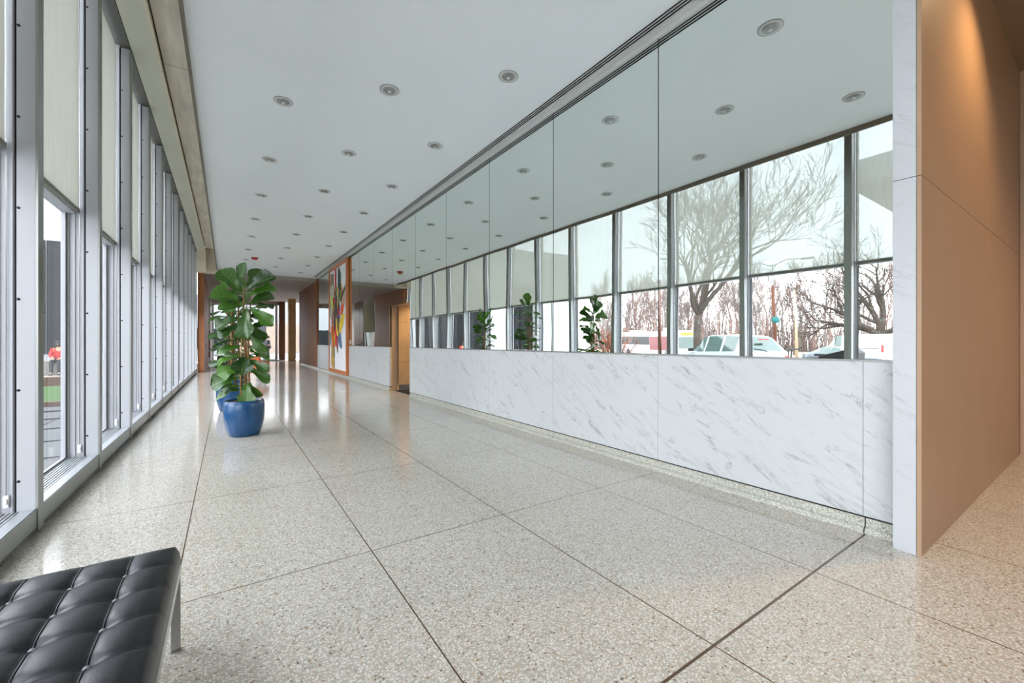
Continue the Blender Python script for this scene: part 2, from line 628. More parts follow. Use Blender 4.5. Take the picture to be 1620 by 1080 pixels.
ORDL = ['first', 'second', 'third', 'fourth', 'fifth', 'sixth', 'seventh', 'eighth', 'ninth', 'tenth', 'eleventh', 'twelfth', 'thirteenth', 'fourteenth',
        'fifteenth', 'sixteenth', 'seventeenth', 'eighteenth', 'nineteenth', 'twentieth', 'twenty-first', 'twenty-second', 'twenty-third', 'twenty-fourth']
ORD = ['first', 'second', 'third', 'fourth', 'fifth', 'sixth', 'seventh', 'eighth', 'ninth', 'tenth', 'eleventh', 'twelfth',
       'thirteenth', 'fourteenth', 'fifteenth', 'sixteenth']

# ------------------------------------------------------------------ room shell
CEIL = 4.17
XL, XW = -1.0, 3.385      # window nose line, mirror wall face
YB, YE, YEND = -5.0, 21.12, 33.0
MOD, M0 = 1.553, 2.39

m = MB()
m.box(-1.42, 7.3, YB - 0.1, YEND + 0.15, -0.2, 0.0)
struct(m.build('floor', M_floor), 'polished speckled terrazzo floor with dark joint lines')

m = MB()
m.box(-0.33, 3.46, YB, YE, CEIL, CEIL + 0.12)
ceiling = struct(m.build('ceiling', M_ceil), 'smooth pale white lobby ceiling')
m = MB()
m.box(3.46, 7.3, YB, 0.66, CEIL, CEIL + 0.12)
struct(m.build('ceiling_alcove', M_ceil_alc), 'brown alcove ceiling on the right')
m = MB()
m.box(-0.95, 7.3, YE, YEND + 0.1, 4.02, 4.4)
m.box(3.46, 7.3, 20.6, YE, 4.02, 4.4)
struct(m.build('ceiling_far', M_ceil_far), 'lower beige ceiling at the far end')

# ceiling edge lip and the window pocket
m = MB()
m.box(-0.34, -0.315, YB, 20.6, 4.095, 5.0)
struct(m.build('trim_1', M_lip), 'bronze edge along the ceiling beside the window pocket')
m = MB()
for a_, b_ in zip([YB, -1.0, 3.1, 7.25, 11.4, 15.5], [-1.0, 3.1, 7.25, 11.4, 15.5, 20.6]):
    m.box(-0.70, -0.31, a_ + 0.006, b_ - 0.006, 4.95, 5.1)
struct(m.build('ceiling_pocket', M_concrete), 'stained concrete slab inside the window pocket')
m = MB()
for a_, b_ in zip([YB, 3.2, 7.32, 13.5], [3.2, 7.32, 13.5, 20.6]):
    m.box(-0.745, -0.71, a_ + 0.004, b_ - 0.004, 4.86, 4.93)
m.box(-0.72, -0.68, 20.48, 20.6, 4.0, 4.9)
struct(m.build('trim_2', M_trimbeige), 'beige strip along the window head')
m = MB()
m.box(-0.985, -0.74, YB, 20.6, 4.87, 5.1)
struct(m.build('trim_3', M_soffit), 'sage window head soffit')
m = MB()
m.box(-1.26, -1.0, YB, 21.1, 4.89, 5.1)
struct(m.build('ceiling_window_head', M_headdark), 'grey underside above the windows')
m = MB()
m.box(-1.6, -0.32, YB, 21.1, 5.1, 5.25)
m.box(-0.345, 7.3, YB, 33.1, 5.0, 5.2)
struct(m.build('ceiling_slab', M_headdark))
# beige bulkhead closing the pocket
m = MB()
m.box(-0.985, -0.33, 20.6, YE + 0.02, 4.02, 5.0)
struct(m.build('wall_bulkhead', M_trimbeige), 'beige bulkhead at the end of the window pocket')

# right wall core with the doorway
m = MB()
m.box(3.46, 3.72, 0.70, 9.05, 0, CEIL + 0.05)
m.box(3.46, 3.72, 10.46, 25.98, 0, CEIL + 0.05)
m.box(3.46, 3.72, 9.05, 10.46, 2.12, CEIL + 0.05)
struct(m.build('wall_right', M_lime), 'wall core behind the mirrors and marble')
# marble wainscot slabs
joints = [0.775, 0.935] + [0.935 + MOD * k for k in range(1, 13)]
YJ = lambda k: 0.955 + MOD * k
edges = [0.78, YJ(0), YJ(1), YJ(2), YJ(3), YJ(4), YJ(5), 9.05]
wains = semp('wall_marble_wainscot', (0, 0, 0), 'white veined marble wainscot below the mirrors')


def marble_slab(y0, y1):
    q = MB()
    q.box(XW, XW + 0.045, y0 + 0.0012, y1 - 0.0012, 0.105, 1.095)
    q.build('marble_slab', M_marble, wains, bevel=0.0015)


for a_, b_ in zip(edges, edges[1:]):
    marble_slab(a_, b_)
edges2 = [10.46, YJ(7) - 0.0, YJ(8), 14.7]
for a_, b_ in zip(edges2, edges2[1:]):
    marble_slab(a_, b_)
for a_, b_ in ((17.7, 19.2), (19.2, 20.62)):
    marble_slab(a_, b_)
q = MB()
for a_, b_ in ((0.78, 9.05), (10.46, 14.7), (17.7, 20.62)):
    q.box(XW - 0.004, XW + 0.03, a_, b_, 1.095, 1.108)
q.build('ledge_strip', M_alu_nose, wains)
q = MB()
for a_, b_ in ((0.78, 9.05), (10.46, 20.62)):
    q.box(XW + 0.012, XW + 0.07, a_, b_, 0.09, 0.107)
q.build('shadow_gap', M_dark, wains)

# terrazzo cove base with curved foot
cove = semp('baseboard_right', (0, 0, 0), 'speckled terrazzo cove base under the marble')
prof = [(0.0, 0.0)]
for k in range(7):
    a_ = pi / 2 * k / 6
    prof.append((0.045 - 0.045 * sin(a_) - 0.045, 0.045 - 0.045 * cos(a_)))
prof = [(0.075, 0.0), (-0.012, 0.0), (-0.012, 0.004)] + [(0.020 - 0.032 * cos(pi / 2 * k / 6) if False else -0.012 + 0.028 * (1 - cos(pi / 2 * k / 6)), 0.004 + 0.034 * sin(pi / 2 * k / 6)) for k in range(1, 7)] + [(0.018, 0.092), (0.075, 0.092)]


def cove_piece(y0, y1):
    q = MB()
    q.prism(prof, lambda p_, t: (XW + p_[0] - 0.01, t, p_[1]), y0 + 0.004, y1 - 0.004)
    q.build('cove_piece', M_cove, cove)


ce = [0.78, 0.945, 4.05, 7.15, 9.05]
for a_, b_ in zip(ce, ce[1:]):
    cove_piece(a_, b_)
for a_, b_ in ((10.46, 14.9), (14.9, 17.75), (17.75, 20.62), (20.62, 25.98)):
    cove_piece(a_, b_)

# mirror panels (each a sheet of silvered glass)
me_edges = [(0.78, YJ(1)), (YJ(1), YJ(2)), (YJ(2), YJ(3)), (YJ(3), YJ(4)), (YJ(4), YJ(5)), (YJ(5), YJ(6)), (YJ(6), YJ(7)), (YJ(7), YJ(8)), (YJ(8), 14.7),
            (17.7, 19.2), (19.2, 20.62)]
mlab = ['tall greenish mirror sheet next to the marble pillar', 'tall mirror sheet, second from the marble pillar',
        'tall mirror sheet, third from the marble pillar', 'tall mirror sheet, fourth from the marble pillar',
        'tall mirror sheet, fifth from the marble pillar', 'notched mirror sheet directly over the tan doorway',
        'narrow-looking mirror sheet just past the tan doorway', 'mirror sheet, second past the tan doorway',
        'mirror sheet against the near edge of the tall painting', 'mirror sheet against the far edge of the tall painting',
        'mirror sheet beside the far walnut panelling']
tilts = [0.0, 0.0, 0.0, 0.0, 0.0, 0.0, 0.0, 0.0, 0.0, 0.0, 0.0]
for i, (a_, b_) in enumerate(me_edges):
    q = MB()
    e_ = 0.005
    if i == 5:
        q.prism([(a_ + e_, 1.11), (9.05, 1.11), (9.05, 2.12), (b_ - e_, 2.12), (b_ - e_, 4.11), (a_ + e_, 4.11)],
                lambda p_, t: (t, p_[0], p_[1]), XW + 0.010, XW + 0.018)
    elif i == 6:
        q.prism([(10.46, 1.11), (b_ - e_, 1.11), (b_ - e_, 4.11), (a_ + e_, 4.11), (a_ + e_, 2.12), (10.46, 2.12)],
                lambda p_, t: (t, p_[0], p_[1]), XW + 0.010, XW + 0.018)
    else:
        q.box(XW + 0.010, XW + 0.018, a_ + e_, b_ - e_, 1.11, 4.11)
    o = q.build('mirror_panel', M_mirror)
    tag(o, mlab[i], 'mirror', 'mirror panels along the right wall')
q = MB()
for (a_, b_) in me_edges[:-1]:
    if b_ in (14.7,):
        continue
    q.box(XW + 0.013, XW + 0.03, b_ - 0.006, b_ + 0.006, 1.10 if abs(b_ - YJ(6)) > 0.01 else 2.14, 4.12)
q.box(XW + 0.02, XW + 0.06, 0.78, 9.05, 1.1, 4.12)
q.box(XW + 0.02, XW + 0.06, 9.05, 10.46, 2.13, 4.12)
q.box(XW + 0.02, XW + 0.06, 10.46, 20.62, 1.1, 4.12)
struct(q.build('wall_mirror_backing', M_dark), 'dark gaps between the mirror sheets')
# trim on top of mirrors and linear slots in the ceiling
q = MB()
q.box(XW - 0.055, XW + 0.0, 0.78, 25.98, 4.150, 4.175)
q.box(XW - 0.006, XW + 0.08, 0.78, 25.98, 4.112, 4.152)
struct(q.build('trim_4', M_lamp_trim), 'light grey trim over the mirrors')
q = MB()
for k, x in enumerate((3.235, 3.268, 3.300)):
    q.box(x, x + 0.008, 0.78, 20.6, 4.160, 4.171)
struct(q.build('trim_5', M_dark), 'dark linear slots along the ceiling edge')

# pillar: white marble nose and limestone return wall
q = MB()
q.box(3.262, 3.47, 0.678, 0.78, 0, 2.17)
q.box(3.262, 3.47, 0.678, 0.78, 2.173, CEIL)
struct(q.build('wall_pillar', M_marble_pillar, bevel=0.002), 'white marble nose of the projecting pillar')
q = MB()
for x0, x1 in ((3.262, 5.15), (5.153, 7.16)):
    for z0, z1 in ((0, 0.32 if False else 2.17), (2.173, CEIL)):
        q.box(x0, x1, 0.655, 0.676, z0, z1)
struct(q.build('wall_alcove_stone', M_lime, bevel=0.0015), 'warm tan limestone wall of the alcove')
q = MB()
q.box(3.43, 7.3, 0.678, 0.9, 0, CEIL)
q.box(7.16, 7.3, YB, 0.68, 0, CEIL)
for z0, z1 in ((0, 2.17), (2.173, CEIL)):
    q.box(7.145, 7.165, YB, 0.65, z0, z1)
struct(q.build('wall_alcove', M_lime), 'limestone side wall of the alcove')
q = MB()
q.box(-1.5, 7.3, YB - 0.15, YB, 0, 5.1)
struct(q.build('wall_back', M_lime), 'end wall behind the viewer')

# doorway passage clad in tan stone
q = MB()
q.box(3.40, 3.62, 10.462, 10.5, 0, 2.12)                       # jamb strip
q.box(3.40, 3.72, 9.0, 9.048, 0, 2.12)
q.box(3.40, 3.72, 9.05, 10.46, 2.121, 2.15)
struct(q.build('door_1', M_lime2), 'tan jamb of the opening in the marble wall')
q = MB()
for k in range(4):
    z0 = [0.14, 0.72, 1.225, 1.73][k]
    z1 = [0.715, 1.22, 1.725, 2.75][k]
    q.box(3.60, 6.5, 10.40, 10.46, z0, z1)
q.box(3.60, 3.61, 10.39, 10.46, 0, 2.2)
struct(q.build('wall_passage_stone', M_lime2, bevel=0.002), 'tan stone slabs lining the passage')
q = MB()
q.box(3.615, 6.5, 10.405, 10.462, 0.0, 0.14)
struct(q.build('baseboard_passage', M_alu_nose), 'brushed metal kick strip in the passage')
q = MB()
q.box(3.72, 6.6, 10.47, 10.6, 0, 2.8)
q.box(3.72, 6.6, 8.9, 9.045, 0, 2.8)
q.box(6.5, 6.62, 9.0, 10.5, 0, 2.8)
q.box(3.71, 6.6, 8.95, 10.5, 2.72, 2.8)
struct(q.build('wall_passage', M_lime2), 'passage walls behind the opening')
q = MB()
q.box(3.50, 6.45, 9.06, 10.38, 0.0005, 0.008)
tag(q.build('floor_mat', M_mat), 'dark floor mat lying inside the tan doorway', 'mat')
light('passage_lamp', 'SPOT', (4.3, 9.75, 2.66), 40, (1.0, 0.80, 0.55), spot_size=radians(120), spot_blend=0.6, shadow_soft_size=0.06, rot=(radians(0), 0, 0))

# walnut panelling on the right, end of the mirror wall
q = MB()
q.box(XW - 0.015, XW + 0.06, 20.64, 25.95, 0.10, 4.02)
q.box(XW - 0.04, XW - 0.0, 20.62, 20.68, 0.10, 4.1)
struct(q.build('wall_walnut_panelling', M_woodpanel), 'walnut wall panelling past the mirrors')
q = MB()
q.box(XW - 0.03, 3.80, 25.95, 26.15, 0.0, 4.02)
struct(q.build('wall_walnut_end', M_woodred), 'dark walnut end post of the panelled wall')

# wood wall on the left past the windows
q = MB()
q.box(-0.98, -0.77, YE - 0.02, 26.2, 0, 4.02)
struct(q.build('wall_left_wood', M_woodleft), 'orange brown wooden wall past the windows')
q = MB()
q.box(-0.98, -0.77, 28.9, 31.2, 0, 4.02)
struct(q.build('wall_left_column', M_woodred), 'dark red-brown wooden column at the far left')
q = MB()
q.box(-0.98, -0.80, 31.2, YEND + 0.1, 0, 4.02)
q.box(-0.98, -0.80, 26.2, 28.9, 0, 0.35)
q.box(-0.98, -0.80, 26.2, 28.9, 3.8, 4.02)
struct(q.build('wall_left_end', M_ceil_far), 'beige left wall around the far window')
q = MB()
q.box(-0.775, -0.75, 22.6, 22.62, 1.0, 1.14)
tag(q.build('door_plate', M_dark), 'small dark plate on the left wooden wall', 'door plate')
q = MB()
for (a_, b_) in ((YB, YE + 0.0),):
    q.box(-1.24, -1.06, a_, b_, 0.0, 0.03)  # dark strip standing in for the shade beneath the sill
struct(q.build('baseboard_shade', M_dark), 'dark strip painting the shade under the window sill')
q = MB()
prof2 = [(0, 0), (0.05, 0)] + [(0.05 - 0.05 * sin(pi / 2 * k / 5), 0.05 * (1 - cos(pi / 2 * k / 5))) for k in range(1, 6)] + [(0, 0.06)]
q.prism([(p_[0], p_[1]) for p_ in prof2], lambda p_, t: (-1.075 + p_[0], t, p_[1]), YB, YE)
struct(q.build('baseboard_left', M_cove), 'terrazzo cove under the window sill')

# ------------------------------------------------------------------ window wall
KM = list(range(-4, 13))
HW = 0.047
mull_proto = None


def make_mullion(k):
    y = M0 + MOD * k
    root = semp('window_%d_post' % (k + 5), (0, y, 0), 'grey metal window post')
    # structure names stay window_<n>
    root.name = 'window_%d' % (k + 5)
    q = MB()
    q.box(-1.25, -1.095, -HW + 0.004, HW - 0.004, 0.0, 4.89)
    q.box(-1.085, -1.004, -HW, HW, 0.02, 4.87)
    o1 = q.build('post_panel', M_alu, root, bevel=0.0015)
    q = MB()
    q.box(-1.10, -1.08, -HW + 0.01, HW - 0.01, 0.02, 4.88)
    q.build('post_seam', M_dark, root)
    q = MB()
    q.box(-1.004, -0.992, -HW, HW, 0.02, 4.87)
    q.build('post_nose', M_alu_nose, root)
    q = MB()
    for s_ in (-1, 1):
        z = 0.35
        while z < 4.8:
            q.lathe([(0.0, 0.0), (0.0085, 0.0), (0.0085, 0.0025), (0, 0.0025)], (-1.076, s_ * HW, z), 8, axis=(0, s_, 0))
            z += 0.57
    q.build('screw', M_screw, root)
    for s_ in (-1, 1):
        # side channel for the shade cable
        q = MB()
        q.box(-1.165, -1.155, s_ * (HW - 0.004), s_ * (HW + 0.008), 0.17, 2.40)
        q.box(-1.105, -1.099, s_ * (HW - 0.004), s_ * (HW + 0.006), 0.17, 4.85)
        q.build('side_channel', M_alu, root)
        q = MB()
        q.tube([(-1.125, s_ * (HW + 0.008), 0.25), (-1.125, s_ * (HW + 0.008), 4.8)], 0.0022, 6)
        q.build('guide_cable', M_chrome, root)
        q = MB()
        q.box(-1.137, -1.113, s_ * (HW - 0.006), s_ * (HW + 0.018), 0.20, 0.275)
        q.box(-1.133, -1.117, s_ * (HW + 0.018), s_ * (HW + 0.03), 0.225, 0.255)
        q.build('cable_bracket', M_white, root, bevel=0.002)
    return root


def make_bay(k):
    y0 = M0 + MOD * k + HW
    y1 = M0 + MOD * (k + 1) - HW
    root = semp('window_%d' % (k + 30), (0, y0, 0), 'floor to ceiling window bay')
    L = y1 - y0
    q = MB()
    q.box(-1.22, -1.213, 0.015, L - 0.015, 0.18, 4.86)
    q.build('pane', M_glass, root)
    q = MB()
    q.box(-1.24, -1.195, 0, 0.02, 0.15, 4.88)
    q.box(-1.24, -1.195, L - 0.02, L, 0.15, 4.88)
    q.box(-1.24, -1.195, 0, L, 0.12, 0.17)
    q.box(-1.24, -1.15, 0, L, 2.40, 2.46)
    q.build('window_frame', M_alu, root, bevel=0.002)
    q = MB()
    q.box(-1.212, -1.200, 0.02, 0.027, 0.17, 2.40)
    q.box(-1.212, -1.200, L - 0.027, L - 0.02, 0.17, 2.40)
    q.box(-1.212, -1.200, 0.03, L - 0.03, 0.17, 0.178)
    q.build('gasket', M_dark, root)
    # sill: slotted grille and front fascia
    q = MB()
    for i in range(6):
        x = -1.190 + i * 0.021
        q.box(x, x + 0.011, 0, L, 0.135, 0.163)
    q.box(-1.066, -1.004, 0, L, 0.13, 0.165)
    q.build('sill_grille', M_alu_sill, root)
    q = MB()
    q.box(-1.20, -1.02, 0, L, 0.11, 0.131)
    q.build('sill_slot', M_dark, root)
    q = MB()
    q.box(-1.012, -0.998, -0.004, L + 0.004, 0.045, 0.160)
    q.build('sill_fascia', M_alu_nose, root, bevel=0.001)
    return root


def make_shade(k, label):
    y0 = M0 + MOD * k + HW + 0.022
    y1 = M0 + MOD * (k + 1) - HW - 0.022
    root = thing('roller_shade', label, 'roller shade', (-1.125, y0, 0), 0, 'roller shades over the window wall')
    L = y1 - y0
    bot = 2.44
    q = MB()
    ny, nz = 10, 14
    V = []
    rnd = random.Random(k * 7 + 3)
    ph = rnd.random() * 6
    for j in range(nz + 1):
        z = bot + (4.86 - bot) * j / nz
        inset = 0.010 * sin(pi * j / nz) ** 0.7 + 0.003 * sin(j * 0.9 + ph)
        V.append([q.bm.verts.new((0.004 * sin(3 * i / ny + ph) * 0.5, inset + (L - 2 * inset) * i / ny, z)) for i in range(ny + 1)])
    for j in range(nz):
        for i in range(ny):
            q.bm.faces.new((V[j][i], V[j][i + 1], V[j + 1][i + 1], V[j + 1][i])).smooth = True
    q.build('cloth', M_shade, root)
    q = MB()
    q.box(-0.008, 0.008, 0.0, L, bot - 0.03, bot + 0.004)
    q.build('hem_bar', M_hem, root, bevel=0.003)
    return root


for k in KM:
    make_mullion(k)
for k in KM[:-1]:
    make_bay(k)
    if k < -1:
        continue
    if k >= 1:
        lab = 'beige woven roller shade, %s window bay from the near left end' % ORD[k - 1]
    elif k >= -1:
        lab = ['translucent pale roller shade mirrored second from the pillar', 'translucent pale roller shade mirrored right beside the pillar'][-k]
    else:
        lab = 'beige roller shade behind the viewer, %s from the bench' % ORD[-2 - k]
    make_shade(k, lab)

# far left window with shade
q = MB()
q.box(-0.90, -0.895, 26.2, 28.9, 0.35, 3.8)
root = semp('window_60', (0, 0, 0), 'window in the far left wall')
q.build('pane', M_glass, root)
q = MB()
for y in (26.2, 27.5, 28.82):
    q.box(-0.94, -0.86, y, y + 0.08, 0.35, 3.8)
q.build('window_frame', M_alu_nose, root)
t = thing('roller_shade', 'dark tan roller shade in the far window past the wooden wall', 'roller shade', (-0.775, 26.25, 0), 0)
q = MB()
q.box(-0.002, 0.002, 0, 2.6, 1.9, 3.8)
q.build('cloth', M_shade, t)
q = MB()
q.box(-0.01, 0.01, 0, 2.6, 1.87, 1.9)
q.build('hem_bar', M_hem, t)

# ------------------------------------------------------------------ far end wall
q = MB()
q.box(-0.98, 3.0, YEND - 0.02, YEND + 0.12, 3.78, 4.4)
struct(q.build('wall_end_header', M_ceil_far), 'header over the far glass doors')
root = semp('door_2', (0, YEND, 0), 'far glazed entrance')
q = MB()
for x in (-0.80, 1.72, 2.74):
    q.box(x, x + (0.10 if x < 2 else 0.14), -0.06, 0.06, 0, 3.78)
q.box(-0.8, 2.88, -0.05, 0.05, 3.70, 3.78)
q.box(-0.8, 2.88, -0.05, 0.05, 0.0, 0.06)
q.build('door_frame', M_alu, root)
q = MB()
q.box(-0.7, 1.72, -0.004, 0.004, 0.06, 3.7)
q.box(1.82, 2.74, -0.004, 0.004, 0.06, 3.7)
q.box(3.3, 7.2, -0.004, 0.004, 0.0, 4.02)
q.build('pane', M_glass, root)
q = MB()
q.box(2.96, 3.32, YEND - 0.3, YEND + 0.12, 0, 4.02)
struct(q.build('wall_end_column', M_woodred), 'dark red wooden column beside the far doors')
q = MB()
q.box(3.28, 3.70, 30.4, 30.8, 0, 4.02)
struct(q.build('wall_tan_pillar', M_lime2), 'square tan stone pillar at the far end')
q = MB()
q.box(7.2, 7.32, 20.6, YEND + 0.1, 0, 4.02)
q.box(3.72, 7.3, 20.5, 20.62, 0, 4.1)
struct(q.build('wall_far_right', M_ceil_far))
q = MB()
q.box(1.95, 2.92, 31.2, 32.9, 0.0005, 0.03)
tag(q.build('entrance_mat', M_mat, bevel=0.005), 'black entrance mat before the far glass doors', 'mat')
# low planter with dark plant at the far left
t = thing('planter_box', 'dark red planter box with dark leafy plant by far glass', 'planter', (-0.12, 30.0, 0))
q = MB()
q.box(-0.34, 0.36, -0.5, 0.5, 0, 0.42)
q.box(-0.36, 0.38, -0.52, 0.52, 0.42, 0.46)
q.build('box', M_woodred, t, bevel=0.01)


def leaf(mb, base, d, n, L, W, droop=0.25, wave=0.03, fold=0.18, petiole=0.05, seed=0, prof=None, uvl=None):
    """lyre shaped leaf: base point, growth direction, face normal"""
    d = Vector(d).normalized()
    n = Vector(n)
    n = (n - d * n.dot(d))
    n = n.normalized() if n.length > 1e-5 else d.orthogonal().normalized()
    sx = d.cross(n).normalized()
    prof = prof or [(0.0, 0.10), (0.10, 0.30), (0.22, 0.46), (0.36, 0.50), (0.50, 0.60), (0.64, 0.84), (0.77, 1.0), (0.88, 0.90), (0.96, 0.55), (1.0, 0.10)]
    base = Vector(base)
    rnd = random.Random(seed)
    p1, p2 = rnd.random() * 6.3, rnd.random() * 6.3
    uv = mb.bm.loops.layers.uv.verify()
    rows = []
    b2 = base + d * petiole
    NC = 6
    for t_, w_ in prof:
        row = []
        cpos = b2 + d * (L * t_ * (1 - 0.12 * t_ * droop)) - n * (droop * L * t_ * t_)
        for j in range(NC + 1):
            s_ = j / NC * 2 - 1
            wv = wave * sin(t_ * 13 + p1 + (1.6 if s_ > 0 else 0)) * abs(s_) ** 2 * L + fold * abs(s_) * W * 0.5 * w_
            row.append((mb.bm.verts.new(cpos + sx * (s_ * W * 0.5 * w_) + n * wv), (j / NC, t_)))
        rows.append(row)
    for a, b in zip(rows, rows[1:]):
        for j in range(NC):
            vs = (a[j], a[j + 1], b[j + 1], b[j])
            f = mb.bm.faces.new([v[0] for v in vs])
            f.smooth = True
            for lp, v in zip(f.loops, vs):
                lp[uv].uv = v[1]
    if petiole > 0:
        mb.tube([base, b2], 0.004, 5, caps=False)


rr = random.Random(5)
q = MB()
for i in range(70):
    a_ = rr.random() * 6.28
    bp = Vector((0.02 + 0.22 * cos(a_) * rr.random(), 0.3 * sin(a_) * rr.random(), 0.50 + rr.random() * 0.70))
    leaf(q, bp, (cos(a_), sin(a_), 0.5), (0, 0, 1), 0.22 + 0.1 * rr.random(), 0.09, seed=i)
q.tube([(0, 0, 0.4), (0.03, 0.02, 0.9), (0.12, 0.0, 1.45)], [0.02, 0.014, 0.008], 6)
q.tube([(0, 0, 0.6), (0.12, 0.1, 1.0), (0.22, 0.1, 1.6)], [0.016, 0.012, 0.006], 6)
q.build('foliage', M_leafdark, t, fix=False)
# dark potted plant in the far left window
t = thing('window_plant', 'spiky dark plant silhouetted in the far shaded window', 'plant', (-0.25, 27.4, 0))
q = MB()
q.lathe([(0, 0), (0.16, 0), (0.2, 0.38), (0.18, 0.38), (0.17, 0.34), (0, 0.34)], n=20)
q.build('pot', M_mat, t)
q = MB()
for i in range(36):
    a_ = rr.random() * 6.28
    leaf(q, (0.03 * cos(a_), 0.03 * sin(a_), 0.6 + rr.random() * 0.75), (cos(a_) * 0.8, sin(a_), 0.7 * rr.random()), (0, 0, 1), 0.35, 0.10, seed=i)
q.tube([(0, 0, 0.3), (0, 0, 1.35)], [0.02, 0.01], 6)
q.build('foliage', M_leafdark, t, fix=False)

# ------------------------------------------------------------------ ceiling lamps
def make_downlight():
    t = thing('recessed_downlight', 'x', 'ceiling light', (0, 0, CEIL))
    q = MB()
    q.lathe([(0.062, 0.0), (0.072, -0.006), (0.098, -0.006), (0.104, -0.003), (0.104, 0.0), (0.062, 0.0)], n=36)
    q.build('trim_ring', M_lamp_trim, t)
    q = MB()
    q.lathe([(0.104, -0.0005), (0.108, -0.0005), (0.108, -0.0045), (0.104, -0.0035)], n=36)
    q.build('ring_gap', M_lensd, t)
    q = MB()
    q.lathe([(0.071, -0.0065), (0.064, -0.012), (0.045, -0.018), (0.0, -0.020)], n=28)
    q.build('lens', M_lens, t)
    q = MB()
    q.lathe([(0.020, -0.0205), (0.018, -0.026), (0.0, -0.029)], n=14)
    q.build('bulb', M_white, t)
    return t


cols = [(0.57, 3.83 - 1.98, 'left'), (1.57, 2.87 - 1.98, 'middle'), (2.58, 1.88, 'right')]
dl0 = None
for cx, y0, nm in cols:
    idx = 0
    y = y0
    while y < 20.3:
        if dl0 is None:
            o = dl0 = make_downlight()
        else:
            o = copy_tree(dl0)
        o.location = (cx, y, CEIL - 0.0005)
        if y > 1.0:
            o['label'] = 'recessed round ceiling light, %s from the front in the %s row' % (ORD[idx], nm)
            idx += 1
        else:
            o['label'] = 'recessed round ceiling light above the bench, %s row, %.1f m along' % (nm, y + 5)
        o['group'] = 'recessed round lights in the lobby ceiling'
        y += 1.98
q = MB()
q.lathe([(0, 0), (0.11, 0), (0.11, -0.03), (0.07, -0.07), (0, -0.085)], n=24)
o = q.build('smoke_alarm', M_redplast)
o.location = (0.80, 17.1, CEIL)
tag(o, 'small red round alarm on the white ceiling', 'smoke alarm')

# alcove lamps (real lights of the elevator lobby)
for (x, y) in ((4.55, 0.08), (6.0, -1.6)):
    t = thing('alcove_downlight', ['warm lit downlight grazing the tan alcove wall', 'warm lit downlight deeper in the alcove ceiling'][0 if x < 5 else 1],
              'ceiling light', (x, y, CEIL - 0.001))
    q = MB()
    q.lathe([(0.055, 0.0), (0.09, -0.004), (0.09, 0.0)], n=28)
    q.build('trim_ring', M_lamp_trim, t)
    q = MB()
    q.lathe([(0.055, -0.002), (0.0, -0.003)], n=20)
    q.build('lens', M_warm, t)
    light('alcove_lamp', 'SPOT', (x, y, CEIL - 0.03), 66, (1.0, 0.66, 0.34), spot_size=radians(125), spot_blend=0.8, shadow_soft_size=0.05)

# ------------------------------------------------------------------ painting
t = thing('abstract_painting', 'tall abstract painting in an orange wood frame between mirrors', 'painting', (XW, 16.2, 0.10))
q = MB()
P0, P1, PH, FW = -1.5, 1.5, 3.97, 0.13
q.box(-0.075, 0.0, P0, P0 + FW, 0, PH)
q.box(-0.075, 0.0, P1 - FW, P1, 0, PH)
q.box(-0.075, 0.0, P0 + FW, P1 - FW, 0, FW)
q.box(-0.075, 0.0, P0 + FW, P1 - FW, PH - FW, PH)
q.build('frame', M_frame, t, bevel=0.004)
q = MB()
q.box(-0.05, -0.01, P0 + FW, P1 - FW, FW, PH - FW)
q.build('canvas', simple('canvas_white', (226, 228, 232), 0.7, var=0.03, scale=2), t)
pal = {}


def pm(c):
    if c not in pal:
        pal[c] = (len(pal), simple('paint_%d_%d_%d' % c, c, 0.5, var=0.18, scale=3, stretch=(1, 5, 1)))
    return pal[c][0]


strokes = [  # x0,x1,y0,y1 in a 0..1 canvas (left-right, top-down), colour, skew
    (0.0, 0.30, 0.02, 0.22, (138, 112, 90), 0), (0.0, 0.28, 0.14, 0.50, (172, 176, 160), 0), (0.12, 0.36, 0.30, 0.62, (186, 182, 160), 0),
    (0.50, 0.66, 0.02, 0.27, (188, 158, 62), -.05), (0.64, 0.70, 0.06, 0.36, (62, 122, 52), 0), (0.10, 0.30, 0.26, 0.42, (192, 202, 74), .05),
    (0.30, 0.44, 0.22, 0.40, (146, 42, 66), 0), (0.26, 0.40, 0.34, 0.64, (60, 70, 96), .05), (0.36, 0.62, 0.27, 0.42, (78, 110, 150), .1),
    (0.56, 0.74, 0.24, 0.33, (112, 182, 54), 0), (0.40, 0.60, 0.36, 0.60, (214, 34, 46), -.03), (0.58, 0.64, 0.36, 0.58, (70, 92, 120), 0),
    (0.70, 0.88, 0.33, 0.48, (238, 86, 30), -.05), (0.74, 0.94, 0.22, 0.38, (196, 166, 142), 0), (0.62, 0.86, 0.46, 0.64, (232, 204, 54), -.1),
    (0.34, 0.60, 0.54, 0.62, (66, 84, 92), 0), (0.16, 0.38, 0.56, 0.78, (206, 98, 32), .03), (0.40, 0.66, 0.58, 0.72, (212, 142, 42), 0),
    (0.12, 0.34, 0.74, 1.0, (152, 132, 62), 0), (0.20, 0.30, 0.88, 1.0, (206, 160, 44), 0), (0.0, 0.12, 0.62, 0.76, (72, 142, 142), 0),
    (0.60, 0.74, 0.64, 0.80, (62, 112, 152), .03), (0.48, 0.54, 0.68, 0.84, (170, 150, 80), 0), (0.52, 0.60, 0.56, 0.64, (40, 36, 34), 0),
    (0.24, 0.32, 0.28, 0.46, (48, 44, 40), 0)]
q = MB()
cw, chh = 3.0 - 2 * FW, PH - 2 * FW
rs = random.Random(11)
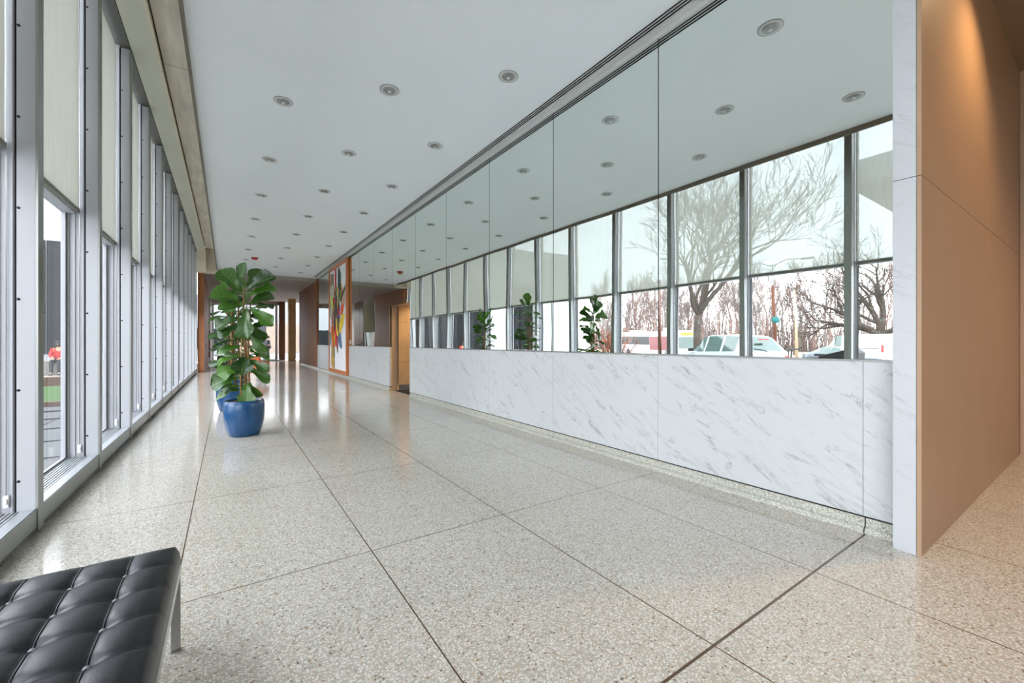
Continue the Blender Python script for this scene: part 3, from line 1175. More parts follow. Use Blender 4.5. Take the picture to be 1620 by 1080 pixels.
for i, (x0, x1, y0, y1, c, sk) in enumerate(strokes):
    pts = []
    n = 26
    for k in range(n):
        a_ = 2 * pi * k / n
        ex = abs(cos(a_)) ** 0.45 * (1 if cos(a_) > 0 else -1)
        ey = abs(sin(a_)) ** 0.8 * (1 if sin(a_) > 0 else -1)
        jit = 1 + rs.uniform(-0.16, 0.10)
        fx = (x0 + x1) / 2 + (x1 - x0) / 2 * ex * jit + sk * ey
        fy = (y0 + y1) / 2 + (y1 - y0) / 2 * ey * jit
        fx = fx + 0.012 * sin(fy * 40 + i)
        fx = min(max(fx, 0.003), 0.997)
        fy = min(max(fy, 0.003), 0.997)
        # seen from the lobby the picture's left is the far (+Y) side
        pts.append((-0.0505 - 0.0007 * i, P1 - FW - fx * cw, PH - FW - fy * chh))
    q.poly(pts, pm(c))
cols_ = [(60, 70, 96), (214, 34, 46), (190, 160, 60), (112, 182, 54), (206, 98, 32), (62, 112, 152), (232, 204, 54), (172, 176, 160), (48, 44, 40), (150, 60, 80)]
for i in range(28):
    c = cols_[rs.randrange(len(cols_))]
    fx = 0.5 + rs.gauss(0, 0.17)
    fy = 0.46 + rs.gauss(0, 0.17)
    w_, h_ = rs.uniform(0.012, 0.06), rs.uniform(0.03, 0.13)
    lean_ = rs.uniform(-0.05, 0.05)
    pts = []
    for (a_, b_) in ((-1, -1), (-0.2, -1.2), (1, -0.9), (1.1, 0), (0.8, 1), (-0.1, 1.3), (-0.9, 0.9), (-1.15, 0.1)):
        x_ = min(max(fx + a_ * w_ + lean_ * b_, 0.003), 0.997)
        y_ = min(max(fy + b_ * h_, 0.003), 0.997)
        pts.append((-0.0505 - 0.0007 * 25 - 0.0002 * i, P1 - FW - x_ * cw, PH - FW - y_ * chh))
    q.poly(pts, pm(c))
ix = pm((52, 48, 46))
q.poly([(-0.075, P1 - FW - 0.66 * cw, PH - FW - 0.33 * chh), (-0.075, P1 - FW - 0.99 * cw, PH - FW - 0.20 * chh),
        (-0.075, P1 - FW - 0.99 * cw, PH - FW - 0.235 * chh), (-0.075, P1 - FW - 0.70 * cw, PH - FW - 0.35 * chh)], ix)
q.build('paint_strokes', [v[1] for v in sorted(pal.values(), key=lambda z: z[0])], t, fix=False)
q = MB()
q.box(XW - 0.012, XW + 0.002, 14.50, 14.58, 1.17, 1.29)
q.box(XW - 0.016, XW - 0.011, 14.53, 14.55, 1.21, 1.25)
tag(q.build('light_switch', M_white, bevel=0.002), 'small white wall switch beside the painting frame', 'light switch')

# ------------------------------------------------------------------ tufted bench
BX, BY = -0.155, 2.12
CX, CY, NXc, NYc = 0.135, 0.165, 5, 9
t = thing('tufted_bench', 'black button-tufted leather bench with chrome legs by the windows', 'bench', (0, 0, 0))
q = MB()
sub = 12
nx, ny = NXc * sub, NYc * sub
W_, L_ = NXc * CX, NYc * CY


def cush(i, j):
    fx, fy = i / sub, j / sub
    ux, uy = abs(sin(pi * fx)), abs(sin(pi * fy))
    e0 = max(0.0, min(1.0, min(fx * CX, W_ - fx * CX, fy * CY, L_ - fy * CY) / 0.05))
    puff = (0.010 * (ux ** 0.6) * (uy ** 0.6) + 0.0035 * (ux ** 0.3 + uy ** 0.3)) * (0.25 + 0.75 * e0)
    # deep buttons on inner crossings
    ii, jj = round(fx), round(fy)
    if 0 < ii < NXc and 0 < jj < NYc:
        dd = ((fx - ii) * CX) ** 2 + ((fy - jj) * CY) ** 2
        puff -= 0.012 * math.exp(-dd / (0.022 ** 2))
    ex = min(fx * CX, W_ - fx * CX)
    ey = min(fy * CY, L_ - fy * CY)
    e = min(ex, ey)
    edge = 1 - max(0, 1 - e / 0.016) ** 2.2
    return 0.372 + 0.030 + (puff + 0.012) * (0.35 + 0.65 * edge) - 0.022 * (1 - edge)


G = [[q.bm.verts.new((BX - i / sub * CX, BY - j / sub * CY, cush(i, j))) for j in range(ny + 1)] for i in range(nx + 1)]
for i in range(nx):
    for j in range(ny):
        q.bm.faces.new((G[i][j], G[i][j + 1], G[i + 1][j + 1], G[i + 1][j])).smooth = True
rim = [G[i][0] for i in range(nx + 1)] + [G[nx][j] for j in range(1, ny + 1)] + [G[i][ny] for i in range(nx - 1, -1, -1)] + [G[0][j] for j in range(ny - 1, 0, -1)]
low = []
cxm, cym = BX - W_ / 2, BY - L_ / 2
for v in rim:
    ox = 0.004 * (1 if v.co.x > cxm else -1) if abs(abs(v.co.x - cxm) - W_ / 2) < 1e-5 else 0
    oy = 0.004 * (1 if v.co.y > cym else -1) if abs(abs(v.co.y - cym) - L_ / 2) < 1e-5 else 0
    low.append(q.bm.verts.new((v.co.x + ox, v.co.y + oy, 0.345)))
for k in range(len(rim)):
    k2 = (k + 1) % len(rim)
    q.bm.faces.new((rim[k], rim[k2], low[k2], low[k])).smooth = True
q.bm.faces.new(low)
cushion = q.build('cushion', M_leather, t)
# welts along the seams
q = MB()
for i in range(1, NXc):
    pts = [(BX - i * CX, BY - 0.004 - (L_ - 0.008) * j / (NYc * 8), 0) for j in range(NYc * 8 + 1)]
    P = []
    for (x, y, _) in pts:
        jj = (BY - y) / CY * sub
        P.append((x, y, cush(i * sub, jj) + 0.0012))
    q.tube(P, 0.0032, 6)
q.build('welt', M_leather, cushion)
bt = None
for i in range(1, NXc):
    for j in range(1, NYc):
        if bt is None:
            q = MB()
            q.lathe([(0.0, 0.006), (0.005, 0.005), (0.0085, 0.002), (0.0095, -0.006)], n=14)
            bt = q.build('button', M_button, cushion)
            c = bt
        else:
            c = bt.copy()
            COL.objects.link(c)
            c.parent = cushion
        c.location = (BX - i * CX, BY - j * CY, cush(i * sub, j * sub) + 0.0045)
fx0, fx1, fy0, fy1 = BX - W_ - 0.004, BX + 0.004, BY - L_ - 0.004, BY + 0.006
q = MB()
q.box(fx1 - 0.012, fx1, fy0, fy1, 0.305, 0.345)
q.box(fx0, fx0 + 0.012, fy0, fy1, 0.305, 0.345)
q.box(fx0, fx1, fy1 - 0.012, fy1, 0.315, 0.345)
q.box(fx0, fx1, fy0, fy0 + 0.012, 0.315, 0.345)
for i in range(6):
    y = fy0 + 0.1 + i * (fy1 - fy0 - 0.2) / 5
    q.box(fx0 + 0.01, fx1 - 0.01, y - 0.02, y + 0.02, 0.335, 0.345)
q.build('seat_frame', M_chrome, t, bevel=0.001)
for (lx, ly) in ((fx1 - 0.016, fy1 - 0.012), (fx0 + 0.016, fy1 - 0.012), (fx1 - 0.016, fy0 + 0.012), (fx0 + 0.016, fy0 + 0.012)):
    q = MB()
    q.box(lx - 0.015, lx + 0.015, ly - 0.006, ly + 0.006, 0.0, 0.345)
    q.box(lx - 0.017, lx + 0.017, ly - 0.010, ly + 0.010, 0.0, 0.006)
    q.build('leg', M_chrome, t, bevel=0.0015)

# ------------------------------------------------------------------ fiddle leaf figs
FWD = Vector((sin(0.598), cos(0.598), 0))
RGT = Vector((cos(0.598), -sin(0.598), 0))


def fig_plant(loc, rz, label, hero=False, seed=1, top=2.2):
    t = thing('potted_fig', label, 'potted plant', loc, rz, 'fiddle leaf figs down the lobby')
    q = MB()
    q.lathe([(0, 0), (0.165, 0), (0.178, 0.012), (0.205, 0.10), (0.225, 0.20), (0.233, 0.30), (0.231, 0.40), (0.222, 0.455), (0.214, 0.462), (0.206, 0.455), (0.208, 0.43), (0.0, 0.43)], n=56)
    q.build('pot', M_pot, t)
    q = MB()
    rs = random.Random(seed + 50)
    prof_ = [(0.2, 0.425), (0.19, 0.437)] + [(0.19 * (1 - k / 6), 0.438 + 0.006 * rs.random()) for k in range(1, 6)] + [(0, 0.446)]
    q.lathe(prof_, n=30)
    q.build('soil', M_soil, t)
    rs = random.Random(seed)
    q = MB()
    tops = []
    for k, (bx, by, tx, ty, h) in enumerate(((0.0, 0.0, 0.0, 0.0, top - 0.22), (-0.04, 0.03, -0.07, 0.03, top - 0.40), (0.05, -0.03, 0.06, 0.02, top - 0.35))):
        pts = [(bx + (tx - bx) * s_ + 0.012 * sin(6 * s_ + k), by + (ty - by) * s_ + 0.012 * cos(5 * s_ + k), 0.43 + (h - 0.43) * s_) for s_ in [i / 9 for i in range(10)]]
        q.tube(pts, [0.017 - 0.010 * i / 9 for i in range(10)], 8)
        tops.append(pts)
    q.build('stem', M_stem, t)
    q = MB()
    q.tube([(0.03, 0.045, 0.42), (0.02, 0.02, top - 0.5)], 0.007, 6)
    q.tube([(-0.05, -0.03, 0.42), (-0.03, -0.01, top - 0.8)], 0.006, 6)
    q.build('bamboo_stake', M_stake, t)
    q = MB()
    if hero:
        # (x right, z up of the attachment; tip x, tip z; towards camera; width; face tilt)
        inv = Matrix.Rotation(-rz, 4, 'Z')
        R_, F_ = inv @ RGT, inv @ FWD
        H = [  # u0,v0,u1,v1, toward viewer, width factor, normal mix (0 = faces viewer, 1 = faces up)
            (390, 462, 388, 414, 0.02, 0.78, 0.0), (386, 468, 352, 426, 0.10, 0.62, 0.15), (392, 466, 362, 430, 0.0, 0.55, 0.6),
            (396, 464, 415, 424, 0.0, 0.60, 0.2), (392, 462, 443, 434, 0.10, 0.66, 0.35), (386, 466, 336, 462, 0.06, 0.55, 0.65),
            (394, 470, 436, 452, -0.1, 0.7, 0.2), (384, 478, 354, 468, 0.28, 0.9, 0.5), (388, 484, 358, 486, 0.2, 0.8, 0.3),
            (394, 478, 438, 487, -0.05, 0.5, 0.8), (398, 484, 443, 512, 0.05, 0.5, 0.3), (396, 482, 408, 536, 0.16, 0.62, 0.0),
            (380, 494, 338, 492, -0.1, 0.5, 0.6), (384, 500, 344, 520, 0.12, 0.66, 0.1), (386, 512, 352, 532, 0.15, 0.62, 0.15),
            (380, 520, 334, 526, -0.12, 0.5, 0.5), (396, 520, 428, 556, 0.08, 0.42, 0.2), (402, 520, 424, 506, -0.2, 0.7, 0.2),
            (384, 536, 348, 548, 0.2, 0.42, 0.6), (396, 538, 418, 530, -0.15, 0.8, 0.1), (386, 548, 352, 552, 0.18, 0.66, 0.2),
            (390, 560, 358, 574, 0.22, 0.7, 0.25), (384, 566, 344, 562, -0.05, 0.6, 0.2), (392, 562, 402, 590, 0.22, 0.85, 0.35),
            (396, 566, 437, 586, 0.06, 0.36, 0.4), (388, 578, 352, 592, 0.15, 0.8, 0.1), (384, 592, 336, 590, 0.05, 0.55, 0.5),
            (392, 580, 430, 604, -0.05, 0.45, 0.4), (386, 596, 342, 606, 0.18, 0.8, 0.15), (384, 612, 352, 612, 0.1, 0.7, 0.4),
            (386, 614, 342, 628, 0.12, 0.5, 0.6), (396, 600, 404, 640, 0.12, 0.66, 0.0), (398, 600, 416, 628, 0.0, 0.5, 0.2),
            (396, 508, 416, 540, -0.1, 0.6, 0.1), (398, 548, 412, 566, -0.2, 0.7, 0.1), (382, 530, 360, 540, -0.2, 0.6, 0.2),
            (380, 560, 352, 580, -0.2, 0.7, 0.2), (400, 480, 420, 462, -0.25, 0.7, 0.3), (376, 470, 352, 480, -0.25, 0.7, 0.3),
            (388, 620, 362, 640, -0.1, 0.6, 0.5)]
        D = 5.5
        for i, (u0, v0, u1, v1, tw, wf, nm) in enumerate(H):
            S = D / 662.0
            def cv(u, v):
                return ((u - 387.5) * S * 0.86, EYE + (541 - v) * S)
            x0, z0 = cv(u0, v0)
            x1, z1 = cv(u1, v1)
            x0 *= 0.6
            b_ = R_ * x0 + Vector((0, 0, z0))
            e_ = R_ * x1 + Vector((0, 0, z1)) - F_ * tw
            d_ = e_ - b_
            n_ = (-F_) * (1 - nm) + Vector((0, 0, 1)) * (nm + rs.uniform(-0.1, 0.5)) + R_ * rs.uniform(-0.7, 0.7)
            Ln = d_.length
            leaf(q, b_, d_ + n_ * 0.18 * Ln, n_, Ln * 0.86, max(0.14, Ln * wf * 0.92), droop=rs.uniform(0.15, 0.4),
                 petiole=Ln * 0.14, seed=i + 3, fold=rs.uniform(0.1, 0.55), wave=rs.uniform(0.03, 0.07))
        for i in range(16):
            f_ = i / 15
            a_ = rs.uniform(-1.3, 0.6)
            d_ = F_ * cos(a_) + R_ * sin(a_) + Vector((0, 0, rs.uniform(-0.2, 0.8)))
            leaf(q, Vector((0, 0, 0.75 + 1.15 * f_)) + F_ * 0.03, d_, F_ * rs.uniform(0, 0.8) + Vector((0, 0, 0.8)), rs.uniform(0.22, 0.29), rs.uniform(0.15, 0.20), droop=rs.uniform(0.1, 0.4), petiole=0.05, seed=i + 90, fold=0.3, wave=0.05)
    else:
        n_l = 46
        for i in range(n_l):
            f_ = i / (n_l - 1)
            z = 0.62 + (top - 0.22 - 0.62) * f_
            a_ = i * 2.4 + rs.uniform(-0.3, 0.3)
            el = -0.3 + 0.9 * f_ + rs.uniform(-0.4, 0.6)
            if i >= n_l - 4:
                el = 1.15
            d_ = Vector((cos(a_), sin(a_), el))
            nn = Vector((cos(a_) * rs.uniform(-0.2, 0.9), sin(a_) * rs.uniform(-0.2, 0.9), rs.uniform(0.3, 1.0))) if el < 0.9 else Vector((cos(a_), sin(a_), 0.2))
            Ln = rs.uniform(0.25, 0.34)
            leaf(q, (0.03 * cos(a_), 0.03 * sin(a_), z), d_, nn, Ln, Ln * rs.uniform(0.62, 0.8), droop=rs.uniform(0.1, 0.5),
                 petiole=0.05, seed=i + seed, fold=rs.uniform(0.05, 0.3))
    q.build('foliage', M_leaf, t, fix=False)
    return t


fig_plant((0.19, 6.56, 0), 0.0, 'large leafy fig plant in blue glazed pot, nearest of the row', hero=True, seed=4, top=2.2)
fig_plant((0.07, 9.05, 0), 1.0, 'second leafy fig in a blue pot, half hidden behind the nearest', seed=9, top=2.42)
fig_plant((0.12, 11.35, 0), 2.2, 'farthest leafy fig in the row, seen mainly in the mirror', seed=17, top=2.2)

# ------------------------------------------------------------------ orange lounge chair
t = thing('lounge_chair', 'orange leather lounge chair standing behind the fig plants', 'armchair', (0.70, 15.75, 0), radians(-18))
q = MB()
q.box(-0.34, 0.34, -0.32, 0.34, 0.26, 0.36)
q.build('seat_base', M_orange, t, bevel=0.03)
q = MB()
q.box(-0.27, 0.27, -0.22, 0.34, 0.36, 0.47)
q.build('seat_cushion', M_orange, t, bevel=0.04)
q = MB()
q.obox((0, -0.33, 0.52), (0.30, 0, 0), (0, 0.055, 0.0), (0, -0.045, 0.27))
q.build('backrest', M_orange, t, bevel=0.04)
for s_ in (-1, 1):
    q = MB()
    q.box(s_ * 0.34 - 0.045, s_ * 0.34 + 0.045, -0.34, 0.34, 0.24, 0.62)
    q.build('armrest', M_orange, t, bevel=0.035)
for sx in (-1, 1):
    for sy in (-1, 1):
        q = MB()
        q.tube([(sx * 0.27, sy * 0.27, 0.25), (sx * 0.29, sy * 0.29, 0.0)], [0.016, 0.012], 10)
        q.build('leg', M_chrome, t)

# ================================================================== OUTSIDE
M_pavedark = simple('dimmed_paving', (62, 66, 68), 0.5, var=0.1, scale=2)  # dry near paving, colour darkened to offset the overbright daylight outside
M_pave = simple('paving', (196, 198, 198), 0.8, var=0.08, scale=2)  # paving out of view, colour lightened to bounce daylight onto the ceiling
M_asph = simple('asphalt', (150, 152, 154), 0.85, var=0.08, scale=3)
M_grass = simple('lawn', (52, 84, 24), 0.9, var=0.25, scale=30, bump=0.5, bscale=200)
M_park = simple('park_ground', (150, 138, 120), 0.95, var=0.15, scale=0.4)
M_bark = simple('bark', (60, 50, 43), 0.9, var=0.25, scale=12, bump=0.4, bscale=40)
M_barkmoss = simple('mossy_bark', (74, 84, 50), 0.9, var=0.3, scale=5, bump=0.4, bscale=40)
M_twigA = simple('grey_twigs', (112, 102, 98), 0.9, var=0.12, scale=3)
M_twigB = simple('reddish_twigs', (120, 98, 92), 0.9, var=0.12, scale=3)
M_cwhite = simple('car_white', (158, 161, 166), 0.25, coat=0.6)
M_csilver = simple('car_silver', (62, 68, 76), 0.3, metal=0.3, coat=0.6)
M_cglass = simple('car_glass', (34, 62, 56), 0.05, spec=0.9)
M_cdark = simple('car_dark', (30, 32, 34), 0.5)
M_tyre = simple('tyre', (28, 28, 28), 0.8)
M_hub = simple('wheel_hub', (160, 164, 168), 0.35, metal=0.6)
M_tail = simple('tail_light', (190, 30, 36), 0.3)
M_wingwhite = simple('wing_white', (160, 163, 163), 0.8, var=0.02)
M_wingdark = simple('wing_glass', (26, 29, 31), 0.5, spec=0.08, var=0.1, scale=2)
M_brownstone = simple('brown_stone', (84, 60, 44), 0.8, var=0.12, scale=4)
M_pole = simple('rust_pole', (92, 48, 28), 0.8, var=0.2, scale=8)
M_galv = simple('galvanised', (150, 156, 158), 0.5, metal=0.4)
M_cyan = simple('cyan_sign', (14, 100, 98), 0.5)
M_busred = simple('bus_red', (104, 12, 20), 0.35, var=0.05)
M_amber = simple('amber_sign', (240, 200, 40), 0.5)
M_black = simple('matt_black', (22, 23, 25), 0.55)
M_bush = simple('rusty_leaves', (190, 104, 52), 0.85, var=0.3, scale=30)
M_skin = simple('skin', (196, 146, 118), 0.6)
M_hair = simple('dark_hair', (34, 26, 22), 0.7)
M_coat = simple('dark_coat', (34, 36, 42), 0.8)
M_redcoat = simple('red_jacket', (176, 40, 34), 0.8)
M_trous = simple('dark_trousers', (30, 30, 34), 0.85)

# ground falling gently from the building to the road and the park
def gz(x):
    pts = [(-1.45, -0.02), (-12, -0.15), (-24, -0.45), (-36, -0.55), (-300, -0.55)]
    for (a, za), (b, zb) in zip(pts, pts[1:]):
        if x >= b:
            return za + (zb - za) * (a - x) / (a - b)
    return -0.55


def strip(name, xs, y0, y1, mat, dz=0.0, ny=1):
    q = MB()
    prev = None
    for x in xs:
        cur = [q.bm.verts.new((x, y0 + (y1 - y0) * j / ny, gz(x) + dz)) for j in range(ny + 1)]
        if prev:
            for j in range(ny):
                q.bm.faces.new((prev[j], prev[j + 1], cur[j + 1], cur[j]))
        prev = cur
    return q.build(name, mat)


struct(strip('ground_paving', [-3.9, -12, -16], -60, 26, M_pave), 'pale paving outside the windows')
struct(strip('ground_dimmed_paving', [-1.3, -3.9], -60, 26, M_pavedark), 'paving along the window wall, colour darkened against outdoor glare')
struct(strip('ground_paving_far', [60, -1.45, -12, -16], 33.15, 120, simple('plaza_paving', (110, 112, 112), 0.7, var=0.1), 0.0), 'paving beyond the far doors')
struct(strip('road', [-16, -24, -36, -46], -90, 130, M_asph, -0.01), 'grey road beyond the paving')
struct(strip('ground_park', [-46, -300], -200, 260, M_park), 'brown park ground across the road')
o = strip('lawn', [-1.9, -12, -13.5], 12.0, 17.2, M_grass, 0.03)
tag(o, 'strip of green lawn outside the left windows', 'lawn', kind='stuff')
q = MB()
q.box(-13.5, -2.2, 11.85, 12.0, -0.2, 0.05)
struct(q.build('kerb_strip', M_brownstone), 'stone edging of the lawn')
# paving joints as shallow dark strips
q = MB()
for y in [3.2 + 1.1 * i for i in range(8)]:
    q.box(-9.0, -1.5, y, y + 0.02, -0.14, -0.012)
for x in (-2.3, -3.6, -4.9, -6.2):
    q.box(x, x + 0.02, 3.0, 11.8, -0.2, gz(x) + 0.008)
struct(q.build('ground_joints', M_cdark), 'joints in the outdoor paving')

# projecting wing of the building
wing = thing('building_wing', 'grey and white wing of the building with tall dark glass', 'building', (0, 24.0, 0))
q = MB()
q.box(-15.2, -2.0, 0.35, 8.5, -0.2, 7.8)
q.build('wall', M_wingwhite, wing)
for (x0, x1) in ((-7.6, -6.0), (-5.95, -4.3), (-4.25, -2.6), (-11.5, -10.5), (-10.45, -9.4)):
    q = MB()
    q.box(x0, x1, 0.28, 0.36, 0.75, 5.3)
    q.build('window', M_wingdark, wing)
for x0, x1 in ((-15.2, -13.2), (-13.0, -11.6), (-9.3, -7.7), (-2.55, -2.0)):
    q = MB()
    q.box(x0, x1, -0.05, 0.4, -0.2, 7.8)
    q.build('pier', M_wingwhite, wing, bevel=0.01)
q = MB()
for k in range(58):
    z = 0.85 + k * 0.073
    q.box(-7.6, -2.6, 0.255, 0.275, z, z + 0.012)
q.build('louvre', simple('louvre_grey', (44, 46, 48), 0.6), wing)
q = MB()
q.box(-15.2, -2.0, -0.6, 0.35, -0.2, 0.46)
q.build('ledge', simple('ledge_stone', (110, 106, 98), 0.8, var=0.05), wing, bevel=0.01)
q = MB()
q.box(-13.0, -2.6, 17.25, 17.75, -0.2, 0.22)
tag(q.build('stone_bench', M_brownstone, bevel=0.01), 'long low brown stone bench behind the lawn', 'bench')

# entrance canopy outside the first windows
can = thing('entrance_canopy', 'pale flat canopy roof outside the window nearest the pillar', 'canopy', (0, 0, 0))
q = MB()
q.box(-8.6, -3.9, -3.2, 3.3, 4.45, 4.95)
q.build('roof', M_wingwhite, can, bevel=0.01)
for (x, y) in ((-8.2, -2.8), (-4.3, -2.8)):
    q = MB()
    q.lathe([(0.0, -0.15), (0.14, -0.15), (0.14, 4.5), (0, 4.5)], (x, y, 0), 20)
    q.build('post', M_wingwhite, can)


# ------------------------------------------------------------------ trees
def grow(mb, p, d, L, r, depth, rs, spread=0.55, sides=5, up=0.12, minr=0.012, kids=(2, 4), seg=4, wig=0.18):
    pts, rad = [Vector(p)], [r]
    cur, dd = Vector(p), Vector(d).normalized()
    for i in range(seg):
        dd = (dd + Vector((rs.gauss(0, wig), rs.gauss(0, wig), rs.gauss(0, wig * 0.6) + up))).normalized()
        cur = cur + dd * (L / seg)
        pts.append(cur.copy())
        rad.append(max(minr * 0.6, r * (1 - 0.42 * (i + 1) / seg)))
    mb.tube(pts, rad, sides if depth > 1 else 3, caps=False)
    if depth <= 0:
        return
    n = rs.randint(*kids)
    for k in range(n):
        f = 1.0 if k == 0 else rs.uniform(0.35, 1.0)
        idx = min(seg, max(1, int(round(f * seg))))
        ax = dd.orthogonal().normalized()
        ax.rotate(Quaternion(dd, rs.random() * 6.28))
        nd = (dd + ax * spread * rs.uniform(0.7, 1.4)).normalized()
        grow(mb, pts[idx], nd, L * rs.uniform(0.62, 0.82), max(minr, rad[idx] * rs.uniform(0.55, 0.72)), depth - 1, rs, spread, sides, up, minr, kids, seg, wig)


def bare_tree(name, label, loc, seed, trunk_h, trunk_r, L, depth, mt, mb_, kids=(3, 4), spread=0.6, group=None, minr=0.012, limbs=None, scale=1.0, lean=(0, 0), up=0.10):
    rs = random.Random(seed)
    t = thing(name, label, 'tree', loc, 0, group)
    q = MB()
    top = Vector((lean[0], lean[1], trunk_h))
    q.tube([(0, 0, -0.3), (0.02, 0, trunk_h * 0.3), top * 0.7 + Vector((0.05, 0.02, 0)), top], [trunk_r * 1.25, trunk_r, trunk_r * 0.95, trunk_r * 0.9], 10)
    q.build('trunk', mt, t)
    q = MB()
    limbs = limbs or [(rs.uniform(-1, 1), rs.uniform(-1, 1), rs.uniform(0.8, 1.6)) for _ in range(4)]
    for lv in limbs:
        grow(q, top, lv, L * rs.uniform(0.85, 1.15), trunk_r * 0.62, depth, rs, spread, 6, up, minr, kids)
    q.build('branches', mb_, t)
    t.scale = (scale,) * 3
    return t


# mirror image geometry was measured, real X = 2*XW - X'
bare_tree('bare_tree', 'large bare street tree, dark forked trunk, behind the translucent shades', (-15.6, 13.8, gz(-15.6)), 21, 3.0, 0.24, 3.5, 5, M_bark, M_bark,
          kids=(3, 4), spread=0.5, minr=0.012, limbs=[(0.15, 0.9, 1.5), (0.2, -0.1, 1.9), (-0.1, -0.8, 1.2), (-0.7, 0.2, 1.2), (0.7, 0.4, 1.4)])
bare_tree('bare_tree', 'gnarled mossy tree leaning over the white van, thick side limbs', (-50.0, 14.6, -0.55), 33, 2.6, 0.55, 5.0, 4, M_barkmoss, M_bark,
          kids=(3, 4), spread=0.7, minr=0.02, limbs=[(0.0, 1.0, 0.45), (0.1, 0.8, 0.9), (0.2, -1.0, 0.75), (-0.4, -0.2, 1.3), (0, -0.5, 1.0)], up=0.02)

protos = []
for i, (mt, sd) in enumerate(((M_twigA, 3), (M_twigB, 8), (M_twigA, 14), (M_twigB, 27))):
    rs = random.Random(sd)
    t = thing('park_tree', 'x', 'tree', (0, 0, 0))
    q = MB()
    q.tube([(0, 0, -0.3), (0.05, 0.02, 2.0), (0.0, 0.05, 4.2)], [0.24, 0.19, 0.15], 7)
    q.build('trunk', mt, t)
    q = MB()
    grow(q, (0, 0.05, 4.1), (0, 0, 1), 2.6, 0.13, 4, rs, 0.42, 4, 0.10, 0.026, (3, 4), 3, 0.14)
    for z in (2.2, 3.0, 3.6):
        a_ = rs.random() * 6.28
        grow(q, (0.02, 0.03, z), (cos(a_), sin(a_), 0.8), 2.4, 0.09, 3, rs, 0.5, 4, 0.12, 0.026, (3, 4), 3, 0.16)
    q.build('branches', mt, t)
    protos.append(t)
rs = random.Random(99)
spots = []
nrow = 0
for row, (dist, cnt) in enumerate(((62, 19), (76, 22), (92, 24))):
    for i in range(cnt):
        f_ = (i + rs.uniform(-0.3, 0.3)) / (cnt - 1)
        ang = 0.14 + f_ * 0.80       # Y/X' slope
        xp = dist * cos(math.atan(ang)) + rs.uniform(-4, 4)
        if (2 * XW - xp + 50.0) ** 2 + (xp * ang - 14.6) ** 2 < 81:
            continue
        spots.append((2 * XW - xp, xp * ang * 1.0, row, i))
used = [False] * 4
kinds = ['greyish', 'reddish', 'pale grey', 'russet']
for (x, y, row, i) in spots:
    k = rs.randrange(4)
    if used[k]:
        o = copy_tree(protos[k])
    else:
        o = protos[k]
        used[k] = True
    o.location = (x, y, -0.55)
    o.rotation_euler = (0, 0, rs.random() * 6.28)
    s_ = rs.uniform(0.85, 1.15) * (1.0 + 0.12 * row)
    o.scale = (s_ * 0.78, s_ * 0.78, s_ * rs.uniform(0.9, 1.1))
    o['label'] = '%s bare park tree in the %s row, %s from the pillar side' % (kinds[k], ['near', 'middle', 'back'][row], ORDL[i])
    o['group'] = 'bare trees of the park across the road'
for k in range(4):
    if not used[k]:
        protos[k].location = (-80, 5 + 3 * k, -0.55)
# low hedge of brush far behind, closing the park
q = MB()
rs = random.Random(7)
for i in range(1500):
    a = rs.uniform(0.10, 1.0)
    d_ = rs.uniform(98, 112)
    xp = d_ * cos(math.atan(a))
    p0 = Vector((2 * XW - xp, xp * a, -0.6))
    h = rs.uniform(3, 9)
    p1 = p0 + Vector((rs.uniform(-1, 1), rs.uniform(-1, 1), h))
    q.tube([p0, p1], [0.09, 0.03], 3, caps=False)
    for _ in range(3):
        f_ = rs.uniform(0.3, 0.9)
        b_ = p0.lerp(p1, f_)
        q.tube([b_, b_ + Vector((rs.uniform(-1.4, 1.4), rs.uniform(-1.4, 1.4), rs.uniform(0.6, 2.0)))], [0.04, 0.02], 3, caps=False)
tag(q.build('undergrowth', M_twigB), 'hazy thicket of saplings closing the far side of the park', 'undergrowth', kind='stuff')


# ------------------------------------------------------------------ vehicles
def wheel(mb, x, y, r, w_):
    mb.lathe([(0, -w_ / 2), (r * 0.62, -w_ / 2), (r * 0.9, -w_ / 2), (r, -w_ * 0.3), (r, w_ * 0.3), (r * 0.9, w_ / 2), (r * 0.62, w_ / 2), (0, w_ / 2)], (x, y, r), 24, axis=(0, 1, 0))


